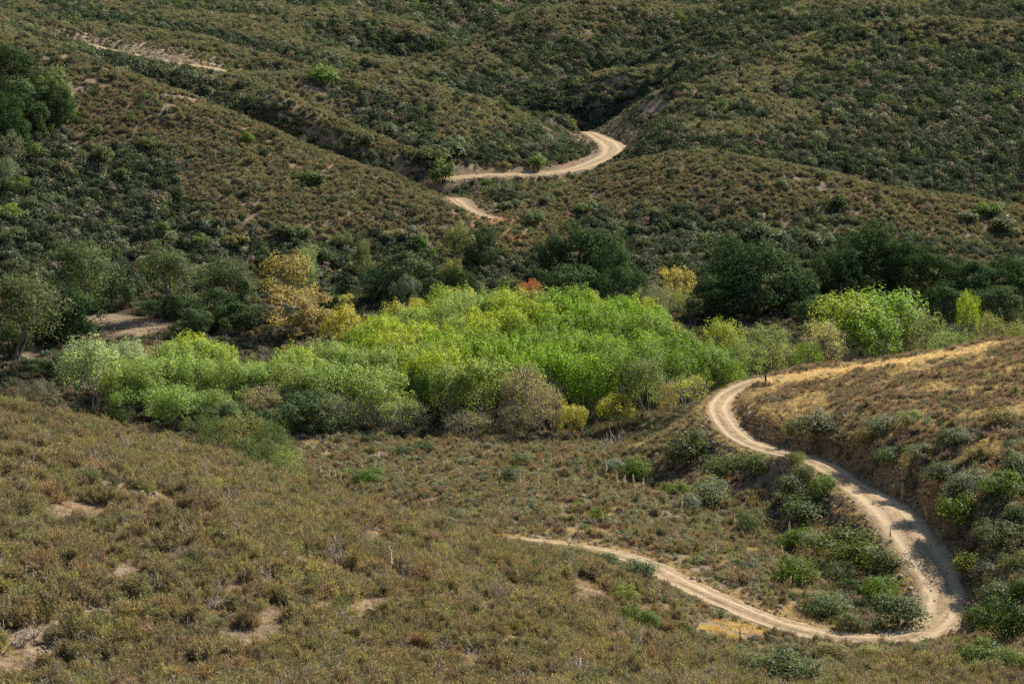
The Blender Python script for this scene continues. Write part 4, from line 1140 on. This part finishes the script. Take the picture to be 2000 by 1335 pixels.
    ('live_oak', 'oak', 1825, 490, 535, 110, 'oak', 'dark oak in the middle of the right wood'),
    ('live_oak', 'oak', 1905, 508, 525, 115, 'oak', 'round dark oak near the right border of the wood'),
    ('live_oak', 'oak', 1975, 505, 525, 110, 'oak', 'dark oak at the right border'),
    ('live_oak', 'oak', 1600, 575, 500, 95, 'oak2', 'dark oak behind the willows, left of the right lime tree'),
    ('live_oak', 'oak', 1845, 555, 500, 90, 'oak', 'dark oak behind the right lime tree'),
    ('live_oak', 'oak', 1950, 560, 505, 100, 'oak2', 'low dark oak near the right border'),
    ('cottonwood_tree', 'cot', 1655, 562, 456, 165, 'lime', 'big lime green tree standing apart at right, left half of a pair'),
    ('cottonwood_tree', 'cot', 1735, 558, 460, 165, 'green', 'big bright green tree standing apart at right, right half of a pair'),
    ('cottonwood_tree', 'cot', 1700, 605, 448, 140, 'green', 'bright green tree with bare dark stems below the lime pair'),
    ('willow_tree', 'wil', 1500, 625, 455, 100, 'willow', 'dull green willow right of the glowing lime yellow tree'),
    ('willow_tree', 'wil', 1450, 650, 440, 85, 'willow', 'green willow under the glowing lime yellow tree'),
    ('willow_tree', 'wil', 1425, 690, 425, 84, 'deep', 'deep green willow just behind the road bend'),
    ('willow_tree', 'wil', 1530, 660, 438, 105, 'olive', 'olive willow above the marker post'),
    ('willow_tree', 'wil', 1615, 612, 442, 95, 'tan', 'straw tinted willow before the lime green pair'),
    ('willow_tree', 'wil', 1580, 655, 432, 70, 'deep', 'deep green willow below the straw tinted one'),
    ('willow_tree', 'wil', 1800, 590, 455, 105, 'willow', 'grey green willow leaning on the bright green pair'),
    ('willow_tree', 'wil', 1855, 625, 440, 90, 'willow', 'grey green willow over the golden crest'),
    ('small_cottonwood', 'cot', 1890, 565, 474, 52, 'lime', 'small lime green tree alone among dark oaks at right'),
    ('willow_tree', 'wil', 1935, 600, 455, 76, 'olive', 'yellowish willow right of the small lime green tree'),
    ('willow_tree', 'wil', 1985, 615, 445, 80, 'willow', 'green willow at the right border above the golden hill'),
    ('willow_tree', 'wil', 1910, 640, 430, 70, 'willow', 'low green willow touching the golden crest'),
    # hillside trees
    ('live_oak', 'oak', 22, 85, 640, 110, 'oak', 'tall dark oak at the upper left border'),
    ('live_oak', 'oak', 45, 150, 625, 110, 'oak2', 'dark oak below the tall one at the upper left border'),
    ('live_oak', 'oak', 100, 130, 630, 64, 'willow', 'lighter green tree right of the dark oaks at upper left'),
    ('live_oak', 'oak', 0, 175, 612, 80, 'oak', 'dark oak cut by the left border high on the hill'),
    ('live_oak', 'oak', 60, 190, 618, 60, 'oak2', 'rounded oak in front of the upper left oaks'),
    ('live_oak', 'oak', 110, 165, 626, 60, 'oak2', 'low oak at the right foot of the upper left stand'),
    ('live_oak', 'oak', 20, 215, 606, 80, 'oak', 'dark oak at the lower end of the upper left stand'),
    ('live_oak', 'oak', 5, 345, 582, 60, 'oak2', 'small oak lowest on the left border of the hill'),
    ('willow_bush', 'wil', 15, 250, 600, 70, 'grey', 'grey leafed bush at the left border below the oaks'),
    ('willow_bush', 'wil', 5, 300, 590, 60, 'grey', 'second grey leafed bush lower on the left border'),
]:
    tree_at(*a)

# ================================================================ bushes, one by one
RB = np.random.RandomState(88)
def bush_pair(seed, lf, n=1500, lumps=13): return shrub_round(seed, n, 3.0, 2.1, lf, lumps, both=False)
B_SRC = [bush_pair(301 + k, .24) for k in range(4)]
B_FINE = [bush_pair(311 + k, .155, 3000, 18) for k in range(4)]
BT = {'bright': (.090, .142, .023), 'dark': (.05, .085, .026), 'scrub': (.098, .128, .058), 'grey': (.155, .178, .115), 'sumac': (.19, .23, .05), 'far': (.10, .15, .05), 'olive': (.21, .20, .08)}
def bush(u, v, w, h, tint, label, name='green_bush', group=None, fine=False):
    x, y, z = ground_at(u, v); W = w * y / FPX * 1.32; H = max(h * y / FPX * 1.22 - .12 * W, .45 * W)
    src = B_FINE if y < 400 else B_SRC
    f, s = src[RB.randint(len(src))]
    o = empty(name, (x, y, z - .1), RB.rand() * 6.283, (W / 4.0 * RB.uniform(.85, 1.2), W / 4.0 * RB.uniform(.85, 1.2), H / 2.9)); tag(o, label, 'bush', group)
    part('foliage', f, o, vary(BT[tint], 1, RB, .1, .05)[0]); part('stems', s, o)
for a in [
    (718, 942, 62, 38, 'bright', 'small bright green bush alone among grey sage on the terrace'),
    (997, 946, 56, 42, 'scrub', 'grey green bush in the middle of the terrace among yucca stalks'),
    (1015, 908, 46, 32, 'scrub', 'low grey green bush at the back of the terrace'),
    (1242, 938, 56, 46, 'bright', 'round bright green bush standing right of the yucca stalks'),
    (1198, 922, 60, 34, 'grey', 'pale grey bush touching the round bright green one'),
    (1326, 972, 60, 40, 'bright', 'bright green bush at the left edge of the ravine'),
    (1352, 905, 105, 82, 'scrub', 'large dark grey green bush at the head of the ravine below the road'),
    (1320, 905, 60, 46, 'scrub', 'grey green bush left of the large one at the ravine head'),
    (1412, 938, 66, 58, 'scrub', 'grey green bush on the ravine bank, left of two under the road'),
    (1474, 932, 60, 60, 'scrub', 'grey green bush on the ravine bank, right of two under the road'),
    (1390, 985, 74, 66, 'grey', 'pale grey green bush right behind the bright one at the ravine edge'),
    (1345, 1000, 60, 40, 'grey', 'spreading grey bush in front of the bright one at the ravine edge'),
    (1464, 1042, 62, 52, 'scrub', 'mid green bush on the terrace rim by leaning stalks'),
    (1572, 935, 44, 34, 'scrub', 'small bush overlapping the road edge at the top of the ravine thicket'),
    (1545, 985, 74, 66, 'scrub', 'grey green left half of the upper ravine thicket'),
    (1608, 968, 60, 54, 'bright', 'bright green bush at the right of the upper ravine thicket'),
    (1580, 1014, 92, 62, 'scrub', 'wide dark bush at the front of the upper ravine thicket'),
    (1556, 1072, 66, 48, 'bright', 'bright green bush at the back of the lower thicket'),
    (1600, 1078, 66, 44, 'grey', 'grey bush joining the two ravine thickets'),
    (1548, 1138, 98, 66, 'bright', 'rounded bright green bush at the left of the lower thicket'),
    (1672, 1098, 130, 72, 'bright', 'broad dark bright topped bush crowning the lower thicket'),
    (1640, 1140, 66, 50, 'scrub', 'shaded grey bush in the middle of the lower thicket'),
    (1725, 1130, 74, 66, 'scrub', 'grey green bush beside the road at the right of the lower thicket'),
    (1660, 1165, 56, 46, 'dark', 'dark bush with yellow leaves in the middle of the lower thicket'),
    (1715, 1182, 84, 76, 'bright', 'bright green bush in the lower right of the thicket'),
    (1755, 1222, 106, 74, 'scrub', 'round grey green bush just inside the hairpin bend'),
    (1610, 1205, 86, 58, 'scrub', 'soft grey green bush left inside the hairpin bend'),
    (1660, 1232, 56, 46, 'scrub', 'small grey green bush at the verge inside the hairpin bend'),
    (1250, 1130, 62, 46, 'scrub', 'green bush overhanging the near edge of the road'),
    (1225, 1178, 60, 46, 'sumac', 'yellow green fine leafed bush below the road, upper of two'),
    (1240, 1224, 66, 52, 'bright', 'rounded yellow green bush below the road, lower of two'),
    (1168, 1024, 36, 40, 'bright', 'small upright green bush by a pale yucca spike'),
    (1600, 852, 92, 56, 'scrub', 'domed grey green bush on the cut bank above the road'),
    (1545, 850, 30, 34, 'scrub', 'small bush by the bare cut bank'),
    (1722, 848, 70, 40, 'grey', 'spreading sage bush in the middle of the golden hill'),
    (1852, 872, 56, 44, 'scrub', 'dark bush on the right of the golden hill'),
    (1885, 862, 60, 36, 'grey', 'grey bush right of the dark one on the golden hill'),
    (1800, 900, 70, 44, 'scrub', 'bush lower on the golden hill slope'),
    (1780, 830, 60, 34, 'olive', 'olive bush high on the golden hill'),
    (1960, 830, 70, 40, 'olive', 'olive bush near the right border of the golden hill'),
    (1960, 975, 84, 62, 'bright', 'bright green bush near the right border above the road'),
    (1880, 1035, 96, 76, 'bright', 'dark based bright green bush on the bank above the road'),
    (1965, 1070, 80, 66, 'scrub', 'dull green bush at the right border behind the hairpin'),
    (1840, 945, 80, 50, 'scrub', 'grey green bush above the brown cut bank'),
    (1900, 960, 80, 50, 'grey', 'pale bush between bright ones above the road'),
    (1902, 1128, 78, 66, 'sumac', 'fine yellow green bush on the bank right of the hairpin'),
    (1938, 1140, 64, 56, 'grey', 'grey ball shaped bush on the bank right of the hairpin'),
    (1960, 1185, 80, 60, 'scrub', 'bush with feathery grey leaves above the wash'),
    (1965, 1255, 96, 110, 'dark', 'tall dark bush shading the wash at the right border'),
    (1992, 1190, 60, 70, 'dark', 'dark bush behind the tall one at the right border'),
    (1930, 1305, 100, 46, 'bright', 'low bright green bush in the bottom right corner'),
    (1990, 1318, 60, 46, 'bright', 'bright green bush cut by the bottom right corner'),
    (1528, 1334, 140, 76, 'scrub', 'wide grey green bush at the bottom edge below the road'),
    (1622, 1290, 66, 44, 'olive', 'olive bush just below the road at the bottom'),
    (1700, 1290, 60, 34, 'olive', 'small olive bush below the road right of its neighbour'),
    (1330, 1240, 46, 34, 'olive', 'dark olive bush left of the yellow grass patch'),
    (1555, 905, 34, 26, 'olive', 'tiny bush on the road verge above the thicket'),
    (1112, 1086, 52, 30, 'olive', 'olive scrub bush hiding the far end of the near road, left of three'),
    (1150, 1096, 56, 32, 'olive', 'olive scrub bush hiding the far end of the near road, middle of three'),
    (1186, 1108, 44, 34, 'scrub', 'grey green bush hiding the far end of the near road, right of three'),
    (1870, 985, 70, 50, 'grey', 'grey green bush left of the dark based bright one'),
    (1985, 930, 70, 50, 'scrub', 'bush cut by the right border on the golden hill flank'),
    (1930, 1060, 70, 56, 'scrub', 'bush in front of the dark based bright one above the road'),
    (1990, 1030, 60, 50, 'scrub', 'shaded bush at the right border below the bright ones'),
    (1925, 1225, 70, 60, 'dark', 'dark bush throwing its shadow over the wash'),
    (1985, 1130, 60, 60, 'scrub', 'grey green bush at the right border above the wash'),
    (1920, 905, 60, 40, 'olive', 'olive bush in the middle right of the golden hill'),
    (1740, 905, 60, 40, 'scrub', 'shaded bush under the lip of the golden hill'),
    (1690, 870, 50, 34, 'olive', 'olive bush beside the domed one on the cut bank'),
    (870, 890, 0, 0, '', ''),
    (830, 885, 44, 30, 'scrub', 'small bush in front of the bare grove stems'),
    (790, 890, 44, 26, 'scrub', 'low bush at the grove front left of the open stems'),
    (975, 1000, 0, 0, '', ''),
]:
    if a[2]: bush(*a)
# hill bushes: (u, v of foot, width, height, tint, label)
for a in [
    (862, 362, 56, 52, 'far', 'round green tree like bush at the near end of the far road'),
    (1051, 335, 36, 42, 'far', 'round green bush standing on the bank above the far road'),
    (990, 330, 20, 16, 'olive', 'small yellowish bush on the shaded bank by the far road'),
    (610, 358, 50, 36, 'scrub', 'pale grey green bush alone on the left hill'),
    (487, 280, 30, 28, 'bright', 'small bright green bush on the upper left hill'),
    (255, 240, 24, 16, 'bright', 'little green bush high on the left hill'),
    (192, 268, 32, 24, 'scrub', 'dull green bush on the left hill below the oak stand'),
    (120, 250, 32, 24, 'bright', 'bright bush right of the oak stand, upper of three'),
    (90, 262, 30, 22, 'bright', 'bright bush right of the oak stand, lower of three'),
    (138, 232, 26, 20, 'bright', 'bright bush right of the oak stand, outermost of three'),
    (196, 330, 44, 46, 'scrub', 'leafy bush beside a dry stalk on the left hill'),
    (95, 332, 40, 26, 'bright', 'bright green bush by bare soil near the left border'),
    (50, 310, 56, 36, 'bright', 'green bush between grey ones near the left border'),
    (30, 380, 60, 40, 'bright', 'bright bush low near the left border of the hill'),
    (65, 415, 50, 36, 'scrub', 'grey green bush lower near the left border'),
    (110, 440, 50, 34, 'scrub', 'grey bush below the bright ones at left'),
    (20, 430, 50, 36, 'sumac', 'yellow green bush at the left border'),
    (290, 290, 40, 26, 'scrub', 'dark bush in the middle of the left hill'),
    (235, 360, 46, 34, 'scrub', 'grey bush below the stalk on the left hill'),
    (280, 400, 40, 30, 'scrub', 'grey green bush above the gum trees'),
    (255, 410, 0, 0, '', ''),
    (1636, 416, 40, 38, 'dark', 'single dark round bush on the pole ridge'),
    (1500, 470, 70, 40, 'scrub', 'grey green bush on the pole ridge above the biggest oak'),
    (1580, 480, 60, 40, 'scrub', 'grey bush on the slope above the right wood'),
    (1930, 420, 46, 24, 'bright', 'green bush on the pole ridge near the last poles'),
    (1890, 435, 40, 30, 'scrub', 'grey green bush below the last poles'),
    (1960, 455, 60, 46, 'scrub', 'large grey bush at the right border under the pole ridge'),
    (1660, 360, 0, 0, '', ''),
    (1605, 350, 30, 22, 'scrub', 'small bush right of the second pole'),
    (1525, 365, 34, 22, 'scrub', 'small bush on the flank under the second pole'),
    (1660, 155, 36, 18, 'bright', 'green bush lowest left in the rocky thicket on the upper right hill'),
    (1690, 142, 40, 22, 'bright', 'green bush under the standing rock on the upper right hill'),
    (1735, 138, 30, 18, 'bright', 'green bush lowest right in the rocky thicket'),
    (1752, 125, 34, 22, 'bright', 'green bush right of the standing rock'),
    (1775, 118, 26, 16, 'bright', 'green bush outermost right in the rocky thicket'),
    (1722, 116, 32, 20, 'bright', 'green bush behind the standing rock'),
    (1735, 100, 30, 14, 'bright', 'green bush topmost in the rocky thicket'),
    (1990, 165, 40, 26, 'bright', 'green bush at the right border of the upper hill'),
    (1865, 235, 50, 26, 'scrub', 'wide grey bush in the middle of the upper right hill'),
    (1965, 225, 40, 28, 'scrub', 'grey bush on the upper hill near the right border'),
    (1720, 50, 34, 18, 'scrub', 'grey bush in the fold between the two upper ridges'),
    (1040, 190, 46, 28, 'far', 'green bush at the bottom of the far ravine'),
    (890, 148, 16, 16, 'dark', 'small dark tree at the foot of the back hill'),
    (975, 44, 34, 32, 'dark', 'dark tree on the shoulder of the back hill'),
    (950, 50, 30, 24, 'dark', 'dark bush left of the tree on the back hill'),
    (640, 162, 66, 24, 'bright', 'green bush on the crest of the middle hill'),
    (840, 315, 60, 34, 'scrub', 'large grey bush low on the middle hill'),
    (880, 310, 60, 36, 'scrub', 'large grey bush above the shaded bank of the middle hill'),
    (700, 290, 50, 34, 'scrub', 'big grey bush on the left flank of the middle hill'),
    (760, 270, 50, 34, 'scrub', 'big grey bush halfway up the middle hill'),
    (980, 385, 50, 30, 'scrub', 'grey bush in the draw below the far road'),
    (945, 370, 26, 22, 'bright', 'bright bush in the draw just below the far road'),
    (1000, 410, 46, 26, 'scrub', 'grey green bush by the orange soil of the draw'),
    (1060, 400, 40, 24, 'scrub', 'grey bush right of the orange soil'),
    (1040, 440, 50, 34, 'scrub', 'bush over the lower end of the draw'),
    (1150, 420, 50, 36, 'scrub', 'bush on the lower flank of the pole ridge'),
    (150, 95, 40, 18, 'sumac', 'yellow blooming bush beside the straight upper road'),
    (180, 115, 40, 24, 'scrub', 'green bush below the straight upper road'),
]:
    if a[2]: bush(*a, fine=False)
# big dusty bushes in the valley front and flanks that the photograph singles out less
gb = 'dull bushes along the foot of the left hill'
for i in range(46):
    u, v = RB.uniform(20, 1010), RB.uniform(455, 575)
    x, y, z = ground_at(u, v)
    if y < 520 or road_near([x], [y])[0][0] < 2: continue
    bush(u, v, RB.uniform(26, 54), RB.uniform(20, 36), ['scrub', 'grey', 'far', 'scrub', 'olive'][i % 5], 'dull grey green bush among others along the foot of the left hill', group=gb)

# ================================================================ yuccas
Y_ROS = [yucca_rosette(401 + k) for k in range(3)]; Y_STK = [yucca_stalk(411 + k) for k in range(4)]
RY = np.random.RandomState(91)
YT = {'green': (.14, .20, .05), 'straw': (.48, .39, .19), 'grey': (.20, .23, .13)}
def yucca(u, v, vt, label, group, tint='grey', r=.6, stalk=True):
    x, y, z = ground_at(u, v); CLEAR.append((x, y, .3))
    o = empty('yucca', (x, y, z), RY.rand() * 6.283); tag(o, label, 'yucca', group)
    f = part('leaf_rosette', Y_ROS[RY.randint(3)], o, vary(YT[tint], 1, RY, .12, .05)[0]); f.scale = (r / .6,) * 3
    if stalk:
        h = max((v - vt) * y / FPX * 1.2, 1.0); s = part('flower_stalk', Y_STK[RY.randint(4)], o); s.scale = (2.0, 2.0, h / 3.0)
ga = 'yuccas with dry stalks on the terrace'
for u, v, vt in [(813,931,900),(1072,920,889),(935,901,873),(1023,959,917),(1017,962,925),(1051,966,924),(1091,976,938),(1160,973,920),(1184,934,903),(1138,938,910),(1220,955,931),(1241,973,931),(1255,980,938),
                 (1299,1008,969),(1281,1000,975),(708,921,903),(664,945,924),(781,938,924),(788,931,913),(865,917,901),(898,935,917),(975,938,920),(1058,914,898),(1096,910,892),(1164,903,889),(577,928,913),(626,934,910),(640,941,920),(655,942,920),(665,942,920),(1205,960,925),(1120,955,930)]:
    yucca(u, v, vt, 'yucca with a thin dry flower stalk among the terrace scrub', ga, r=RY.uniform(.5, .75))
for u, v, vt, lab, t in [(1330,1030,973,'tallest pale yucca stalk at the right end of the terrace','grey'),(1177,1027,1003,'yucca with short thick pale spike beside the small upright green bush','straw'),
                         (764,1128,1074,'yucca with twin pinkish stalks rising from the near hill','straw'),(761,1126,1078,'slim yucca stalk close beside the twin stalked one','straw'),(1008,1138,1112,'yucca with dry spike on the near hill right of the twin stalks','grey'),
                         (1445,1042,1020,'short thick yucca spike on the terrace rim','grey'),(1430,1028,1008,'yucca spike just behind the short thick one','grey'),(1541,1066,1025,'leaning dry yucca stalk before the upper bright bush','grey'),
                         (1527,1095,1068,'thin yucca stalk at the left of the lower thicket','grey'),(1761,982,946,'thick tan yucca spike on the bank above the road','straw'),(1811,1024,994,'grey yucca stalk on the shaded bank above the road','grey'),
                         (1739,1062,1036,'thin leaning stalk at the inner road edge','grey'),(1538,1150,1128,'short stalk beside the rounded bright green bush','grey'),(1447,1262,1226,'thin stalk leaning over the yellow grass patch','straw'),
                         (1845,968,948,'thin yucca stalk above the brown cut bank','grey'),(1395,1090,1060,'thin stalk on the terrace above the road','grey')]:
    yucca(u, v, vt, lab, None, t, r=RY.uniform(.5, .8))
gl = 'yuccas with dry stalks on the left hill'
for u, v, vt in [(327,228,210),(355,235,212),(381,246,232),(404,222,210),(434,246,234),(461,231,220),(166,337,311),(121,315,298),(320,170,154),(238,312,296),(421,316,298),(336,310,300),(553,243,232),(275,330,318),(183,190,178),(218,130,120)]:
    yucca(u, v, vt, 'yucca with pale dry stalk among the brown scrub of the left hill', gl, r=.7)
for u, v, r, t, lab in [(460,1014,1.0,'green','vivid green yucca rosette alone on the near hill'),(1142,1272,.75,'green','blue green yucca rosette near the bottom edge'),(768,1150,.7,'straw','straw coloured dying yucca rosette under the twin stalks'),
                        (1052,975,.8,'straw','yellowish yucca rosette in the middle of the terrace'),(1124,990,.85,'green','spiky green yucca rosette beside bare sand on the terrace'),(998,968,.7,'grey','grey green yucca rosette at the centre left of the terrace'),
                        (1177,1048,.8,'straw','pale dry yucca rosette just above the road'),(1262,1046,.9,'green','green yucca rosette right of the pale dry one'),(1241,1046,.6,'green','small green rosette left of its bigger neighbour'),
                        (892,966,.7,'straw','yellow dry rosette by a charred twig'),(1624,1222,.9,'green','yellow green rosette on the verge inside the hairpin'),(1324,1192,.7,'straw','bleached rosette below the road near the olive bush'),
                        (1756,974,.8,'green','blue green rosette at the foot of the thick tan spike'),(1620,1108,.6,'grey','grey rosette in the lower thicket'),(1150,1015,.7,'green','green rosette left of the small upright bush'),
                        (1320,1005,.7,'grey','grey rosette beside the tallest stalk'),(320,1180,0,'','')]:
    if r: yucca(u, v, 0, lab, None, t, r, False)

# ================================================================ dead wood
def deadwood(u, v, w, label, seed, mat, name='dead_shrub', hs=1.0):
    x, y, z = ground_at(u, v); s = w * y / FPX / 1.7
    o = link(bpy.data.objects.new(name, dead_shrub(seed, 1.0, 72, mat))); o.location = (x, y, z - .05); o.scale = (s, s, s * hs); o.rotation_euler = (0, 0, seed)
    tag(o, label, 'dead shrub')
deadwood(1128, 1322, 84, 'bleached white dead shrub with spiky branches at the bottom edge', 501, M_PALE, hs=.8)
deadwood(80, 1060, 50, 'grey leafless shrub on the near hill at left', 502, M_TWIG)
deadwood(430, 1160, 44, 'grey leafless shrub in the middle of the near hill', 503, M_TWIG)
deadwood(45, 1265, 60, 'grey branching dead shrub by bare soil near the bottom left', 504, M_TWIG)
deadwood(205, 572, 90, 'heap of dark dead brush behind the dry clearing', 505, M_BARK, 'brush_heap', .6)
deadwood(1366, 530, 40, 'white dead snag left of the biggest oak', 506, M_PALE, 'dead_snag')
deadwood(1195, 880, 70, 'grey leafless bush in front of the small yellow trees', 507, M_TWIG)
deadwood(720, 1000, 50, 'pale bare shrub at the edge of the near hill', 508, M_TWIG)
deadwood(1660, 892, 24, 'bleached branch lying below the cut bank', 509, M_PALE, 'dead_branch', .5)
deadwood(1860, 330, 20, 'dead white shrub among the green of the upper right hill', 510, M_PALE)
x, y, z = ground_at(1270, 835); g_ = Geo(); Rl = np.random.RandomState(5)
g_.tube(np.array([[-2.2, 0, .25], [-1, .1, .3], [.4, -.1, .35], [1.6, .15, .6], [2.4, .3, .9]]), [.22, .2, .17, .12, .05], 8); g_.tube(np.array([[.3, 0, .35], [.9, -.4, .8], [1.3, -.9, 1.1]]), [.1, .07, .03], 6)
o = link(bpy.data.objects.new('fallen_log', g_.mesh('fallen_log', [M_PALE], Rl))); o.location = (x, y, z); o.rotation_euler = (0, 0, .3); tag(o, 'pale fallen log with one branch right of the small round yellow tree', 'log')

# ================================================================ rocks
BLD = [boulder(601 + k) for k in range(4)]
for i, (u, v, w, lab) in enumerate([(1705, 122, 18, 'tan standing rock in the green thicket on the upper right hill'), (1972, 102, 14, 'pale boulder near the right border of the upper hill, largest'), (1958, 92, 9, 'small boulder left of the largest at the upper right'),
                    (1984, 112, 7, 'smallest boulder below the largest at the upper right'), (14, 505, 34, 'whitish rock slab at the left border above the gum trees'), (70, 24, 14, 'tan boulder near the top left corner'), (60, 40, 9, 'small boulder under the one in the top left corner'),
                    (1176, 1306, 12, 'pale rounded rock right of the bleached dead shrub'), (1350, 1214, 12, 'white rock on the road edge above the yellow grass'), (410, 122, 10, 'tan outcrop rock below the upper bench'), (435, 88, 8, 'little tan rock on the upper bench crest'),
                    (1060, 973, 8, 'grey stone in the middle of the terrace'), (76, 290, 14, 'pale broken rock on bare soil below the upper left oaks'), (300, 912, 10, 'sandstone lump by bare soil on the near hill'), (1432, 948, 8, 'pale stone under the ravine bushes'), (1490, 948, 7, 'small pale stone on the reddish ravine bank')]):
    x, y, z = ground_at(u, v); s = w * y / FPX / 2.2
    o = link(bpy.data.objects.new('boulder', BLD[i % 4])); o.location = (x, y, z + s * .25); o.scale = (s, s, s * (1.35 if i == 0 else .8)); o.rotation_euler = (0, 0, i * 1.7); tag(o, lab, 'rock')

# ================================================================ utility poles, wires, posts
def pole(u, v, vt, label, arm=True, r=.17):
    x, y, z = ground_at(u, v); h = (v - vt) * y / FPX * 1.005
    o = empty('utility_pole', (x, y, z - .5)); tag(o, label, 'utility pole')
    g = Geo(); g.tube(np.array([[0, 0, 0], [0, 0, h * .5], [0, 0, h + .5]]), [r * 1.25, r, r * .75], 8); part('post', g.mesh('post', [M_POLE], None), o)
    if arm:
        o.rotation_euler = (0, 0, math.radians(62))
        g = Geo(); g.box(np.array([0, r * .9, h - .1]), np.array([1.15, .07, .08])); part('crossarm', g.mesh('crossarm', [M_POLE]), o)
        for dx in (-1.0, -.4, .4, 1.0):
            g = Geo(); g.tube(np.array([[dx, r * .9, h - .03], [dx, r * .9, h + .06], [dx, r * .9, h + .14], [dx, r * .9, h + .2]]), [.03, .07, .06, .03], 6); part('insulator', g.mesh('insulator', [M_PORC]), o)
    return np.array([x, y, z - .5 + h - .5 + .62])
tops = [pole(1314, 293, 229, 'wooden utility pole at the left end of the pole ridge'), pole(1575, 328, 246, 'tall wooden utility pole in the middle of the pole ridge'),
        pole(1902, 390, 330, 'wooden utility pole with pale insulators on the right of the ridge'), pole(1995, 408, 356, 'dark utility pole at the right border')]
pole(396, 189, 119, 'lone utility pole without crossarm on the left hill crest', False)
pole(508, 108, 88, 'distant small utility pole on the far left slope', False, .14)
def wire(a, b, label, off):
    t = np.linspace(0, 1, 14)[:, None]; P = a + (b - a) * t; P[:, 2] -= 4 * 1.4 * (t * (1 - t))[:, 0]
    d = unit((b - a) * np.array([1, 1, 0])); s = np.array([-d[1], d[0], 0]); P += s * off
    g = Geo(); g.tube(P, np.full(14, .016), 4); o = link(bpy.data.objects.new('overhead_wire', g.mesh('overhead_wire', [M_WIRE]))); tag(o, label, 'wire', 'overhead wires of the pole line')
for i, where in enumerate(('between the left and the tall middle pole', 'between the tall middle pole and the one with pale insulators', 'between the last two poles at right')):
    for off, nm in ((-1.0, 'nearer'), (1.0, 'farther')):
        wire(tops[i], tops[i + 1], nm + ' thin overhead wire strung ' + where, off)
x, y, z = ground_at(1495, 748); o = empty('marker_post', (x, y, z - .2)); tag(o, 'short dark marker post where the road meets the golden track', 'post')
g = Geo(); g.box(np.array([0, 0, .75]), np.array([.14, .10, .75])); part('post', g.mesh('post', [M_BLACKPOST]), o)
g = Geo(); g.box(np.array([0, 0, 1.53]), np.array([.17, .13, .035])); part('cap', g.mesh('cap', [M_BLACKPOST]), o)
x, y, z = ground_at(222, 652); o = empty('marker_post', (x, y, z - .2)); tag(o, 'small dark post on the dry clearing below the gum', 'post')
g = Geo(); g.box(np.array([0, 0, .65]), np.array([.14, .14, .65])); part('post', g.mesh('post', [M_BLACKPOST]), o)
g = Geo(); g.box(np.array([0, 0, 1.33]), np.array([.17, .17, .035])); part('cap', g.mesh('cap', [M_BLACKPOST]), o)
